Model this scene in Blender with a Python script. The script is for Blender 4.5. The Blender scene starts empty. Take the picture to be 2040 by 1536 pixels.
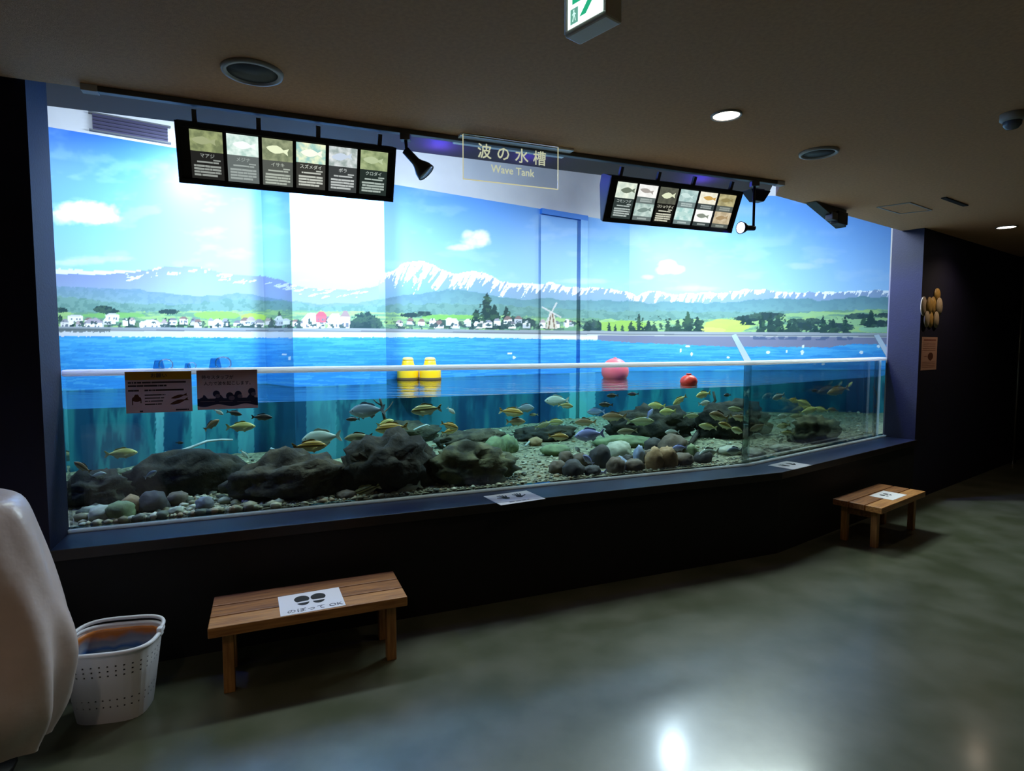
import bpy, bmesh, math, random
import numpy as np
from mathutils import Vector, Matrix, Euler, noise as mnoise
R = math.radians
rnd = random.Random(7)
C = bpy.context.scene.collection
scene = bpy.context.scene

# ------------------------------------------------------------------ camera model
F_PX, CX, CY, EYE = 1180.0, 1020.0, 768.0, 1.5
PITCH = math.atan(80 / F_PX)
def ray(px, py):
    u, v = (px - CX) / F_PX, (CY - py) / F_PX
    return Vector((u, math.cos(PITCH) + v * math.sin(PITCH), -math.sin(PITCH) + v * math.cos(PITCH)))
ORG = Vector((0, 0, EYE))
def at_z(px, py, z):
    d = ray(px, py); return ORG + d * ((z - EYE) / d.z)
def at_y(px, py, y):
    d = ray(px, py); return ORG + d * (y / d.y)
def nrm(a): return Vector((-math.sin(a), math.cos(a), 0))
def tan_(a): return Vector((math.cos(a), math.sin(a), 0))
def at_n(px, py, a, d):
    r = ray(px, py); n = nrm(a); return ORG + r * (d / r.dot(n))

# ------------------------------------------------------------------ helpers
def lin(c):
    return tuple(((v / 255) / 12.92 if v / 255 <= 0.04045 else ((v / 255 + 0.055) / 1.055) ** 2.4) for v in c)
MATS = {}
def mat(name, col, rough=0.6, metal=0.0, emit=None, estr=1.0, var=None, scale=8.0, bump=0.0, bscale=40.0, coat=0.0, spec=0.5, sub=None, stretch=None, ramp=(0.35, 0.65)):
    """Principled material; var = second colour mixed in by an object-space noise."""
    m = bpy.data.materials.new(name); m.use_nodes = True
    nt = m.node_tree; b = nt.nodes['Principled BSDF']
    c = lin(col)
    b.inputs['Base Color'].default_value = (*c, 1)
    b.inputs['Roughness'].default_value = rough
    b.inputs['Metallic'].default_value = metal
    b.inputs['Specular IOR Level'].default_value = spec
    b.inputs['Coat Weight'].default_value = coat
    tc = nt.nodes.new('ShaderNodeTexCoord'); mp = nt.nodes.new('ShaderNodeMapping')
    nt.links.new(tc.outputs['Object'], mp.inputs['Vector'])
    if stretch: mp.inputs['Scale'].default_value = stretch
    if var is not None:
        nz = nt.nodes.new('ShaderNodeTexNoise'); nz.inputs['Scale'].default_value = scale; nz.inputs['Detail'].default_value = 6
        nt.links.new(mp.outputs['Vector'], nz.inputs['Vector'])
        rp = nt.nodes.new('ShaderNodeValToRGB')
        rp.color_ramp.elements[0].position, rp.color_ramp.elements[1].position = ramp
        rp.color_ramp.elements[0].color = (*c, 1); rp.color_ramp.elements[1].color = (*lin(var), 1)
        nt.links.new(nz.outputs['Fac'], rp.inputs['Fac']); nt.links.new(rp.outputs['Color'], b.inputs['Base Color'])
    if bump:
        n2 = nt.nodes.new('ShaderNodeTexNoise'); n2.inputs['Scale'].default_value = bscale; n2.inputs['Detail'].default_value = 4
        nt.links.new(mp.outputs['Vector'], n2.inputs['Vector'])
        bp = nt.nodes.new('ShaderNodeBump'); bp.inputs['Strength'].default_value = bump; bp.inputs['Distance'].default_value = 0.01
        nt.links.new(n2.outputs['Fac'], bp.inputs['Height']); nt.links.new(bp.outputs['Normal'], b.inputs['Normal'])
    if emit is not None:
        b.inputs['Emission Color'].default_value = (*lin(emit), 1); b.inputs['Emission Strength'].default_value = estr
    MATS[name] = m
    return m
def glow_through(m, scale):
    b_ = m.node_tree.nodes['Principled BSDF']; b_.inputs['Subsurface Weight'].default_value = 1; b_.inputs['Subsurface Radius'].default_value = (1, 1, 1); b_.inputs['Subsurface Scale'].default_value = scale
    return m
def clear_mat(name, tint=(255, 255, 255), ior=1.45, rough=0.02, gloss=1.0, extra=None):
    m = bpy.data.materials.new(name); m.use_nodes = True; nt = m.node_tree; nt.nodes.clear()
    out = nt.nodes.new('ShaderNodeOutputMaterial'); mx = nt.nodes.new('ShaderNodeMixShader')
    tr = nt.nodes.new('ShaderNodeBsdfTransparent'); tr.inputs['Color'].default_value = (*lin(tint), 1)
    gl = nt.nodes.new('ShaderNodeBsdfGlossy'); gl.inputs['Roughness'].default_value = rough
    fr = nt.nodes.new('ShaderNodeFresnel'); fr.inputs['IOR'].default_value = ior
    mu = nt.nodes.new('ShaderNodeMath'); mu.operation = 'MULTIPLY'; mu.inputs[1].default_value = gloss
    nt.links.new(fr.outputs['Fac'], mu.inputs[0]); nt.links.new(mu.outputs[0], mx.inputs['Fac'])
    nt.links.new(tr.outputs[0], mx.inputs[1]); nt.links.new(gl.outputs[0], mx.inputs[2])
    nt.links.new(mx.outputs[0], out.inputs['Surface'])
    return m

class MB:
    """collects shapes into one mesh; every face remembers a material slot"""
    def __init__(s): s.bm = bmesh.new(); s.slot = 0
    def _add(s, vs, fs, smooth=False):
        v = [s.bm.verts.new(p) for p in vs]
        for f in fs:
            try:
                g = s.bm.faces.new([v[i] for i in f]); g.material_index = s.slot; g.smooth = smooth
            except ValueError: pass
        return v
    def box(s, lo, hi, M=None):
        (a, b, c), (d, e, f) = lo, hi
        vs = [Vector(p) for p in ((a,b,c),(d,b,c),(d,e,c),(a,e,c),(a,b,f),(d,b,f),(d,e,f),(a,e,f))]
        if M is not None: vs = [M @ p for p in vs]
        s._add(vs, [(3,2,1,0),(4,5,6,7),(0,1,5,4),(1,2,6,5),(2,3,7,6),(3,0,4,7)]); return s
    def bar(s, p, q, w, h, up=(0,0,1)):
        p, q = Vector(p), Vector(q); x = (q - p); L = x.length; x.normalize(); up = Vector(up)
        y = up.cross(x)
        if y.length < 1e-4: y = Vector((0,1,0)).cross(x)
        y.normalize(); z = x.cross(y)
        M = Matrix((( x.x, y.x, z.x, p.x),(x.y, y.y, z.y, p.y),(x.z, y.z, z.z, p.z),(0,0,0,1)))
        return s.box((0, -w/2, -h/2), (L, w/2, h/2), M)
    def prism(s, poly, z0, z1):
        n = len(poly)
        vs = [(p[0], p[1], z0) for p in poly] + [(p[0], p[1], z1) for p in poly]
        fs = [tuple(range(n))[::-1], tuple(range(n, 2*n))] + [(i, (i+1) % n, n + (i+1) % n, n + i) for i in range(n)]
        s._add(vs, fs); return s
    def poly(s, pts): s._add(pts, [tuple(range(len(pts)))]); return s
    def tube(s, pts, r, n=8, caps=True):
        pts = [Vector(p) for p in pts]; rs = r if isinstance(r, (list, tuple)) else [r] * len(pts)
        rings = []; prev = None
        for i, p in enumerate(pts):
            t = (pts[min(i+1, len(pts)-1)] - pts[max(i-1, 0)]).normalized()
            if prev is None:
                a = t.cross(Vector((0,0,1)));
                if a.length < 1e-3: a = t.cross(Vector((1,0,0)))
            else: a = prev - t * prev.dot(t)
            a.normalize(); prev = a; b = t.cross(a)
            rings.append([p + (a * math.cos(k*2*math.pi/n) + b * math.sin(k*2*math.pi/n)) * rs[i] for k in range(n)])
        vs = [q for g in rings for q in g]
        fs = [(i*n+k, i*n+(k+1) % n, (i+1)*n+(k+1) % n, (i+1)*n+k) for i in range(len(pts)-1) for k in range(n)]
        if caps: fs += [tuple(range(n))[::-1], tuple(range((len(pts)-1)*n, len(pts)*n))]
        s._add(vs, fs, True); return s
    def lathe(s, prof, n=24, M=None):
        vs = [Vector((r*math.cos(k*2*math.pi/n), r*math.sin(k*2*math.pi/n), z)) for r, z in prof for k in range(n)]
        if M is not None: vs = [M @ v for v in vs]
        fs = [(i*n+k, i*n+(k+1) % n, (i+1)*n+(k+1) % n, (i+1)*n+k) for i in range(len(prof)-1) for k in range(n)]
        if prof[0][0] > 1e-5: fs.append(tuple(range(n))[::-1])
        if prof[-1][0] > 1e-5: fs.append(tuple(range((len(prof)-1)*n, len(prof)*n)))
        s._add(vs, fs, True); return s
    def blob(s, c, sx, sy, sz, sub=3, amp=0.2, freq=1.5, seed=0, rot=0.0, flat=None):
        b2 = bmesh.new(); bmesh.ops.create_icosphere(b2, subdivisions=sub, radius=1)
        off = Vector((seed * 7.13, seed * 3.71, seed * 1.37)); M = Matrix.Rotation(rot, 4, 'Z'); vs = []
        for v in b2.verts:
            k = 1 + amp * .6 * (.4 - 2 * abs(mnoise.noise(v.co * freq * 1.7 + off * 1.3))) + amp * .8 * mnoise.noise(v.co * freq + off) + amp * .55 * mnoise.noise(v.co * freq * 2.7 + off) + amp * .32 * mnoise.noise(v.co * freq * 6 + off) + amp * .2 * mnoise.noise(v.co * freq * 13 + off)
            p = v.co * k; p = Vector((p.x * sx, p.y * sy, p.z * sz))
            if flat is not None and p.z > flat: p.z = flat + (p.z - flat) * .15
            vs.append(Vector(c) + M @ p)
        b2.verts.index_update()
        s._add(vs, [tuple(v.index for v in f.verts) for f in b2.faces], True); b2.free(); return s
    def mesh(s, me, M=None):
        vs = [(M @ v.co) if M is not None else v.co.copy() for v in me.vertices]
        s._add(vs, [tuple(p.vertices) for p in me.polygons]); return s
    def build(s, name, mats, parent=None, bevel=0.0, seg=2, solid=0.0, subsurf=0, recalc=True):
        if recalc: bmesh.ops.recalc_face_normals(s.bm, faces=s.bm.faces)
        me = bpy.data.meshes.new(name); s.bm.to_mesh(me); s.bm.free()
        for m in (mats if isinstance(mats, (list, tuple)) else [mats]): me.materials.append(m)
        o = bpy.data.objects.new(name, me); C.objects.link(o)
        if parent is not None: o.parent = parent
        if bevel:
            md = o.modifiers.new('edge', 'BEVEL'); md.width = bevel; md.segments = seg; md.limit_method = 'ANGLE'; md.angle_limit = R(40)
        if solid:
            md = o.modifiers.new('thick', 'SOLIDIFY'); md.thickness = solid; md.offset = 0
        if subsurf:
            md = o.modifiers.new('smooth', 'SUBSURF'); md.levels = subsurf; md.render_levels = subsurf
        return o
def tag(o, label, cat, group=None, kind=None):
    o['label'] = label; o['category'] = cat
    if group: o['group'] = group
    if kind: o['kind'] = kind
    return o
def struct(o, label=None, cat=None):
    o['kind'] = 'structure'
    if label: o['label'] = label
    if cat: o['category'] = cat
    return o
def empty(name, loc, rotz=0.0, M=None):
    o = bpy.data.objects.new(name, None); C.objects.link(o); o.empty_display_size = .05
    if M is not None: o.matrix_world = M
    else: o.location = loc; o.rotation_euler = (0, 0, rotz)
    return o
_txt = {}
def text_mesh(s, size, bold=0.0):
    k = (s, size, bold)
    if k in _txt: return _txt[k]
    cu = bpy.data.curves.new('lettering', 'FONT'); cu.body = s; cu.size = size; cu.align_x = 'CENTER'; cu.align_y = 'CENTER'
    cu.offset = bold; cu.resolution_u = 2
    o = bpy.data.objects.new('lettering_source', cu); C.objects.link(o); bpy.context.view_layer.update()
    me = bpy.data.meshes.new_from_object(o.evaluated_get(bpy.context.evaluated_depsgraph_get()))
    bpy.data.objects.remove(o); bpy.data.curves.remove(cu)
    _txt[k] = me; return me
def frame(o, x, z, y=None):
    """matrix with local x, local z (up) axes and origin"""
    x = Vector(x).normalized(); z = Vector(z); z = (z - x * z.dot(x)).normalized(); y = z.cross(x)
    return Matrix(((x.x, y.x, z.x, o[0]), (x.y, y.y, z.y, o[1]), (x.z, y.z, z.z, o[2]), (0, 0, 0, 1)))

# ------------------------------------------------------------------ plan of the place
A1, A2 = R(22.3), R(36.6)            # directions of the two window panels
DG, DW = 3.42, 3.15                  # glass plane and wall face, measured from the viewer's spot
ZL, ZC, ZW, ZR = 0.595, 2.6, 1.19, 1.352   # ledge, ceiling, water level, rail
n1, t1, n2, t2 = nrm(A1), tan_(A1), nrm(A2), tan_(A2)
FOLD = at_n(1490, 928, A1, DG); FOLD.z = 0
DG2 = n2.dot(FOLD); DW2 = DG2 - (DG - DW)
def cross2(a, da, b, db):            # meeting point of two upright planes
    na, nb = nrm(a), nrm(b); det = na.x * nb.y - na.y * nb.x
    return Vector(((da * nb.y - db * na.y) / det, (na.x * db - nb.x * da) / det, 0))
def offs(d): return cross2(A1, DG + d, A2, DG2 + d)     # fold point of the line shifted by d
G0 = at_n(121, 735, A1, DG); G0.z = 0                     # left end of the glass
G1 = at_n(1766, 750, A2, DG2); G1.z = 0                   # right end of the glass
D_ = DG - DW
F0, F1 = G0 - n1 * D_, G1 - n2 * D_
TB, DB = R(35.0), None                                    # back wall
tb, nb = tan_(TB), nrm(TB)
def back_y(u): return 6.1 / (1 - u * math.tan(TB))
def back_pt(u): y = back_y(u); return Vector((u * y, y, 0))
def uu(px): return (px - CX) / F_PX
B_left = back_pt(-.92)
P_B = back_pt(uu(530)); P_A = Vector((uu(585) * 4.35, 4.35, 0)); 
_s = 0
P_C = P_A + Vector((.866, .5, 0)) * .70
P_D = back_pt(uu(735))                                    # hidden corner behind the pillar
CORN = back_pt(uu(1251))
B_right = Vector((4.95, 7.5, 0))
# ------------------------------------------------------------------ materials
M_floor = mat('green_grey_vinyl', (72, 77, 58), .3, var=(94, 96, 82), scale=3.5, bump=.04, bscale=6, spec=.5, coat=.35); M_floor.node_tree.nodes['Principled BSDF'].inputs['Coat Roughness'].default_value = .14
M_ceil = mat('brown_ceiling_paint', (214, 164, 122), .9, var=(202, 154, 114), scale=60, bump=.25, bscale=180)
M_wall = mat('navy_wall_paint', (12, 11, 48), .75, var=(10, 10, 42), scale=5, bump=.15, bscale=90)
M_black = mat('black_wall_paint', (9, 9, 14), .8, var=(12, 12, 18), scale=5)
M_ledge = mat('navy_ledge_paint', (30, 38, 74), .45, var=(25, 32, 64), scale=6)
M_edge = mat('dark_brown_trim', (38, 28, 28), .5, var=(28, 22, 24), scale=14)
M_white = mat('white_interior_paint', (205, 203, 208), .85, var=(196, 194, 200), scale=3)
M_tankfloor = mat('tank_bed', (60, 64, 52), .9)
M_chrome = mat('steel', (150, 155, 160), .3, .9)
M_blk = mat('black_metal', (14, 14, 16), .45)
M_blkm = mat('matt_black_plastic', (8, 8, 10), .6)
M_grey = mat('grey_metal', (92, 92, 96), .5, .3)
M_paper = mat('white_paper', (226, 222, 224), .7)
M_ink = mat('black_ink', (14, 14, 16), .7)

# ------------------------------------------------------------------ shell of the visitors' room
far_l = F0 - t1 * 4.0; far_r = F1 + t2 * 7.0
b = MB(); b.prism([(-7, -4), (12, -4), (12, 13), (-7, 13)], -.1, 0); struct(b.build('floor', M_floor), 'glossy grey-green vinyl floor in front of the tank', 'floor')
SO = D_ + .0
def line_pts(off):                    # polyline of the wall line shifted back from the room face by off
    return [far_l + n1 * off, offs(off - D_), far_r + n2 * off]
SEDGE = -.035                             # the soffit runs this far past the wall face
lp = line_pts(SEDGE)
Q1, Q2, Q3 = at_n(1556, 390, A1, DW + SEDGE), at_n(1545, 398, A2, DW2 + .19), at_n(1528, 392, A1, DW + .63)
rq = far_r + n2 * .19
b = MB(); b.prism([(-7, -4), (13, -4), (13, rq.y), tuple(rq[:2]), tuple(Q2[:2]), tuple(Q1[:2]), tuple(lp[0][:2]), (-7, lp[0].y)], ZC, ZC + .9)
struct(b.build('ceiling', M_ceil), 'dark brown painted ceiling', 'ceiling')
ZS = 2.72; ls = line_pts(.63)
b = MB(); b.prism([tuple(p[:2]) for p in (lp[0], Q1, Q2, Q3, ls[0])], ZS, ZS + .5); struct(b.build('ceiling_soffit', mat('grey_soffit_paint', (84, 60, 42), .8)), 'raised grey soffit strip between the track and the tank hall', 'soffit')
# low wall under the window, in two stretches, and the walls either side
fw, fg = offs(-D_), offs(0)
b = MB(); b.prism([tuple(p[:2]) for p in (F0, fw, F1, G1, fg, G0)], 0, ZL - .035); struct(b.build('wall_front', M_black))
ov = .012
b = MB(); b.prism([tuple(p[:2]) for p in (F0 - n1 * ov, offs(-D_ - ov), F1 - n2 * ov, G1, fg, G0)], ZL - .03, ZL); struct(b.build('trim_1', M_ledge, bevel=.004))
b = MB(); b.prism([tuple(p[:2]) for p in (F0 - n1 * .02, offs(-D_ - .02), F1 - n2 * .02, F1 - n2 * ov, offs(-D_ - ov), F0 - n1 * ov)], ZL - .05, ZL + .002); struct(b.build('trim_2', M_edge, bevel=.003))
b = MB(); b.prism([tuple(p[:2]) for p in (far_l, F0, G0, far_l + n1 * D_)], 0, ZS); struct(b.build('wall_left', M_wall))
b = MB(); b.prism([tuple(p[:2]) for p in (F1, far_r, far_r + n2 * D_, G1)], 0, ZS); struct(b.build('wall_right', M_wall))
b = MB(); b.box((-7.1, -4.1, 0), (12.1, -4, ZC)); struct(b.build('wall_entrance', M_wall))
b = MB(); b.box((-7.1, -4, 0), (-7, 2, ZC)); struct(b.build('wall_far_left', M_wall))
b = MB(); b.box((12, -4, 0), (12.1, 12.9, ZC)); struct(b.build('wall_far_right', M_black))
# white bead along the foot of the glass
b = MB(); w_ = .022
b.prism([tuple(p[:2]) for p in (G0 - n1 * w_, offs(-w_), G1 - n2 * w_, G1, fg, G0)], ZL, ZL + .016)
struct(b.build('trim_3', glow_through(mat('pale_sealant', (246, 247, 252), .5), .06)))

# ------------------------------------------------------------------ the painted back wall
rs = np.random.RandomState(3)
_tab = rs.rand(256, 256)
def vnoise(x, y):
    xi, yi = np.floor(x).astype(int), np.floor(y).astype(int); fx, fy = x - xi, y - yi
    fx, fy = fx*fx*(3-2*fx), fy*fy*(3-2*fy)
    g = lambda a, c: _tab[a % 256, c % 256]
    return (g(xi, yi)*(1-fx) + g(xi+1, yi)*fx)*(1-fy) + (g(xi, yi+1)*(1-fx) + g(xi+1, yi+1)*fx)*fy
def fbm(x, y, o=4):
    r = 0; a = .5
    for k in range(o): r = r + a * vnoise(x * 2**k + 17*k, y * 2**k + 5*k); a *= .5
    return r
def interp(x, pts): return np.interp(x, [p[0] for p in pts], [p[1] for p in pts])
RIDGE_L = [(60,548),(115,546),(190,547),(250,544),(280,541),(310,534),(340,530),(390,531),(420,538),(450,546),(500,549),(530,551),(560,558),(590,568),(640,577),(700,577),(740,573),(790,560),(830,575)]
RIDGE_R = [(740,560),(765,543),(780,540),(800,526),(822,520),(836,521),(850,522),(866,528),(874,534),(888,540),(905,546),(925,542),(948,540),(962,542),(978,550),(1000,562),(1018,564),(1050,563),(1078,568),(1100,562),(1125,570),(1165,573),(1200,574),(1250,582),(1268,590),(1290,581),(1320,582),(1345,586),(1400,584),(1440,584),(1480,578),(1510,576),(1540,579),(1580,582),(1640,583),(1700,579),(1760,578),(1830,578)]
HILL = [(60,572),(115,570),(190,574),(240,573),(280,578),(330,585),(370,590),(430,588),(480,584),(530,592),(585,602),(650,606),(700,604),(745,600),(800,588),(850,584),(905,576),(940,582),(990,592),(1040,598),(1090,592),(1130,596),(1180,600),(1250,598),(1300,604),(1360,600),(1430,604),(1500,596),(1560,594),(1650,598),(1720,592),(1830,590)]
HILL2 = [(60,590),(150,592),(250,604),(360,607),(450,596),(560,600),(640,612),(770,606),(880,604),(960,606),(1060,612),(1180,618),(1300,620),(1420,622),(1550,620),(1700,622),(1830,615)]
FIELD = [(60,622),(200,622),(400,620),(560,618),(770,622),(950,628),(1100,632),(1190,634),(1280,640),(1400,636),(1480,632),(1560,626),(1640,620),(1740,616),(1830,616)]
CLOUDS = [(150,420,42,20,1),(190,425,46,22,1),(130,432,40,16,.8),(210,436,36,10,.7),(170,412,30,14,.8),(958,470,18,13,1),(945,478,26,16,.9),(932,466,12,9,.8),(916,493,26,7,.7),(965,480,14,12,.8),
          (1330,528,20,11,1),(1346,537,20,10,1),(1322,538,18,10,.9),(1290,552,14,5,.5),(1600,530,40,7,.3),(1640,520,30,6,.25),(1380,575,60,6,.25),(200,516,70,7,.35),(150,523,60,6,.4),(1165,560,60,6,.35),(1480,420,60,14,.18),(1290,425,60,9,.22),(880,380,70,12,.15)]
hs = random.Random(5)
HOUSES = []
for x in list(range(128, 700, 17)) + list(range(800, 1060, 19)) + [1085, 1110, 1128]:
    x += hs.uniform(-6, 6); w = hs.uniform(9, 20); base = hs.uniform(645, 655)
    wall = hs.choice([(236,238,246),(206,208,220),(244,244,248),(188,192,206),(226,222,228)]); roof = hs.choice([(150,150,168),(120,122,140),(176,160,170),(226,228,236),(132,110,112)])
    HOUSES.append((x, base, w, hs.uniform(6, 11), hs.uniform(4, 8), wall, roof))
HOUSES += [(186,654,36,10,10,(246,246,250),(168,160,180)),(300,655,40,9,9,(240,240,246),(224,224,232)),(668,655,30,18,13,(246,244,248),(206,172,184)),(620,655,34,17,14,(250,250,252),(236,238,244)),(640,642,22,12,9,(196,104,124),(186,96,118)),(688,655,18,24,12,(252,252,252),(150,130,140)),(224,640,26,12,4,(238,240,248),(200,204,216)),(150,640,30,10,3,(238,238,246),(206,206,220)),(960,654,14,8,6,(240,240,244),(200,190,190)),(905,652,16,10,8,(250,250,252),(226,226,230)),(1130,652,8,14,2,(244,244,248),(226,226,232)),(1020,655,14,9,6,(244,244,246),(120,120,134))]
TREES = [(970,655,34,72),(1008,656,26,46),(985,656,30,50),(948,656,24,40),(1370,662,20,42),(1390,662,18,32),(1350,662,16,26),(1330,662,14,20),(1273,662,12,38),(1258,662,12,22),(1292,662,16,24),(1305,662,12,14),(1518,664,16,38),(1535,664,18,42),(1550,664,18,40),(1572,664,16,28),(1590,664,10,14),(1640,664,14,36),(1660,664,18,30),(1684,664,14,36),(1625,664,12,16),(1735,652,18,36),(1720,648,14,18),(1480,645,10,18),(1492,648,22,12),(258,655,16,24),(265,655,12,20),(330,656,12,24),(345,656,12,20),(360,656,14,24),(383,656,12,20),(455,654,10,16),(556,655,14,36),(575,655,12,20),(540,656,12,24),(1095,656,14,24),(1170,660,14,20),(1192,661,12,24),(1213,661,6,20),(1226,661,5,16),(1240,661,6,14),(120,640,10,14),(140,650,14,14),(600,652,10,14)]
BUSH = [(728,640,26,18),(712,646,14,12),(745,646,16,14),(700,650,14,8),(205,616,18,7),(215,620,22,6),(120,618,16,5),(338,621,20,5),(820,628,20,5),(845,625,16,5),(1030,640,20,10),(1050,645,16,10),(880,645,30,8),(1180,650,18,12),(1500,634,40,6),(1530,628,34,6),(1620,640,20,6),(1590,640,20,5),(1710,630,24,6),(1755,645,30,7),(1770,628,30,5),(1600,650,24,8),(1670,652,30,8),(490,650,16,7),(430,650,12,6),(640,640,14,5)]
BIRDS = [(566,706,5,2),(577,714,3,4),(1016,704,5,2),(1024,712,3,3),(1370,690,5,2),(1356,698,2,4),(1378,706,2,4),(1530,702,4,3),(1598,702,3,5),(1600,690,3,3),(1716,702,4,3),(1640,725,4,2),(1567,700,2,3),(1450,712,3,2),(1750,690,3,3)]
def paint(px, py, z):
    sh = px.shape; col = np.zeros(sh + (3,))
    def put(m, c, a=1.0):
        w = np.clip(m.astype(float) * a, 0, 1)[..., None]
        col[:] = col * (1 - w) + np.asarray(c, float) * w if np.ndim(c) == 1 else col * (1 - w) + c * w
    # sky
    t = np.clip((py - 240) / (585 - 240), 0, 1)[..., None]
    col[:] = np.array((34, 100, 200)) * (1 - t)**1.1 + np.array((156, 198, 240)) * (1 - (1 - t)**1.1)
    n = fbm(px / 60, py / 22); put(np.clip((n - .52) * 2.2, 0, .3), (214, 226, 244), .5)
    fine = fbm(px / 12, py / 9)
    for cx, cy, rx, ry, a in CLOUDS:
        d = ((px - cx) / rx)**2 + ((py - cy) / ry)**2 + (fine - .5) * 1.1
        put(np.clip(1.15 - d, 0, 1), (236, 226, 240), a * .9)
    # mountains
    j1 = (fbm(px / 14, py * 0 + 3.1) - .47) * 7
    rl, rr = interp(px, RIDGE_L) + j1 * .7, interp(px, RIDGE_R) + j1
    snow0 = interp(px, [(60, 534), (180, 539), (300, 540), (360, 560)]) + j1
    put((py > snow0) & (px < 340), (222, 230, 246), .8)
    L = (py > rl) & (px < 800)
    g = np.clip((py - rl) / 60, 0, 1)[..., None]
    put(L, np.array((122, 136, 184)) * (1 - g) + np.array((146, 170, 204)) * g)
    ns = fbm(px / 16 + py / 7, py / 6)
    put(L & (py < rl + 17) & (ns > .60) & (px > 250), (224, 228, 244), .8)
    Rm = (py > rr) & (px > 755)
    g = np.clip((py - rr) / 55, 0, 1)[..., None]
    put(Rm, np.array((138, 158, 196)) * (1 - g) + np.array((124, 164, 190)) * g)
    depth = interp(px, [(755, 30), (800, 44), (830, 56), (870, 52), (920, 34), (960, 34), (1000, 26), (1050, 20), (1150, 22), (1200, 14), (1260, 26), (1350, 26), (1480, 18), (1560, 20), (1650, 14), (1780, 14)])
    diag = fbm((px + (py - rr) * .5) / 4.6, py / 20 + px / 60) * .8 + .2 * fbm(px / 3, py / 3)
    k = np.clip((py - rr) / depth, 0, 2)
    dens = interp(px, [(755, .05), (800, .2), (1000, .2), (1150, .16), (1200, .06), (1260, .2), (1540, .17), (1600, .06), (1640, .1), (1680, .02), (1720, .12), (1830, .12)])
    put(Rm & (diag > .36 + .34 * k - dens * .6 + .06), (240, 244, 252))
    h1 = interp(px, HILL) + (fbm(px / 22, px * 0) - .47) * 9
    H = py > h1; tex = fbm(px / 9, py / 7)
    g = np.clip((py - h1) / 40, 0, 1)[..., None]
    lf = np.clip((px - 700) / 200, 0, 1)[..., None]
    put(H, (np.array((112, 142, 176)) * (1 - g) + np.array((132, 168, 176)) * g) * (1 - lf) + (np.array((100, 142, 158)) * (1 - g) + np.array((124, 166, 172)) * g) * lf)
    put(H & (tex > .5), (92, 130, 148), .3)
    h2 = interp(px, HILL2) + (fbm(px / 12, px * 0 + 9) - .47) * 9
    put(py > h2, (110, 150, 146), .75); put((py > h2) & (tex > .52), (84, 124, 124), .4)
    fd = interp(px, FIELD) + (fbm(px / 8, px * 0 + 4) - .47) * 6
    Fm = py > fd; ft = fbm(px / 26, py / 4)
    put(Fm, (132, 172, 136)); put(Fm & (ft > .5), (162, 198, 130), .7); put(Fm & (ft < .4), (104, 146, 130), .8)
    for cx, cy, rx, ry, c in ((430,628,46,8,(136,196,96)),(505,632,24,8,(168,204,96)),(1240,650,50,11,(146,186,92)),(1445,650,46,14,(184,206,104)),(1415,658,30,6,(196,206,120)),(1600,626,50,5,(150,190,140)),(1750,655,40,7,(140,186,158)),(900,632,60,5,(120,178,96)),(1700,640,60,10,(146,186,140)),(230,628,60,5,(120,178,110))):
        put(Fm & (((px-cx)/rx)**2 + ((py-cy)/ry)**2 + (fine-.5) < 1), c, .9)
    edge = (fbm(px / 4, py / 4) - .47)
    put((py > 640) & (py < 658) & (px < 1180) & (fbm(px / 10, py / 8) > .5), (66, 92, 92), .6)
    for cx, cy, rx, ry in BUSH:
        put(((px-cx)/rx)**2 + ((py-cy)/ry)**2 + edge * 1.6 < 1, (44, 70, 78)); put((((px-cx)/rx)**2 + ((py-cy)/ry)**2 + edge * 1.6 < .9) & (fine > .53), (72, 102, 92), .7)
    for cx, by, w, h in TREES:
        tt = (py - (by - h)) / h; half = w * .72 * np.clip(tt, 0, 1)**.7 * (.75 + edge * 1.9 + .25 * np.abs(((tt * h / 6) % 1)))
        m = (np.abs(px - cx) < half) & (tt > 0) & (tt < 1)
        put(m, (34, 62, 66)); put(m & (fine > .54), (58, 92, 76), .8)
    for x, base, w, h, rh, wc, rc in HOUSES:
        put((np.abs(px - x) < w/2) & (py < base) & (py > base - h), wc)
        rt = (py - (base - h - rh)) / rh
        put((rt > 0) & (rt <= 1) & (np.abs(px - x) < w * .58 * (.35 + .65 * rt)), rc)
        if w > 15:
            for q in (-.25, .1, .3): put((np.abs(px - x - q*w) < 1.4) & (py < base - 3) & (py > base - 3 - h * .35), (110, 120, 140))
    cl = fbm(px / 7, py / 6 + 40)
    put((py > 634) & (py < 656) & (px < 1190) & (cl > .53 + .012 * np.abs(py - 649)), (58, 82, 88), .9)
    put((py > 630 + 8 * edge) & (py < 664) & (((px > 1252) & (px < 1402)) | ((px > 1508) & (px < 1696))) & (cl > .45 + .006 * (664 - py)), (44, 72, 72), .9)
    # windmill tower by the painted quay
    tt = (py - 622) / 33; put((tt > 0) & (tt < 1) & (np.abs(px - 1099) < 4 + 8 * tt), (206, 196, 186)); put((tt > 0) & (tt < 1) & (np.abs(np.abs(px - 1099) - (1 + 5 * tt)) < 1.3), (120, 96, 84))
    for a in (.5, 2.07, 3.64, 5.2):
        qx, qy = px - 1099, py - 622; al = qx*math.cos(a) + qy*math.sin(a); ac = -qx*math.sin(a) + qy*math.cos(a)
        put((al > 0) & (al < 22) & (np.abs(ac) < 1.5), (212, 202, 208), .8)
    # quay, shore and lake
    q0 = interp(px, [(60, 651), (700, 654), (1250, 660), (1830, 664)])
    put(py > q0, (150, 158, 172)); put(py > q0 + 7, (176, 180, 186)); put((py > q0 + 5) & (py < q0 + 7), (110, 116, 132))
    sh0 = q0 + 12
    put((py > sh0 - 4) & (px < 1195), (206, 210, 224)); put((py > sh0 - 3) & (px > 1190), (122, 126, 158))
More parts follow.
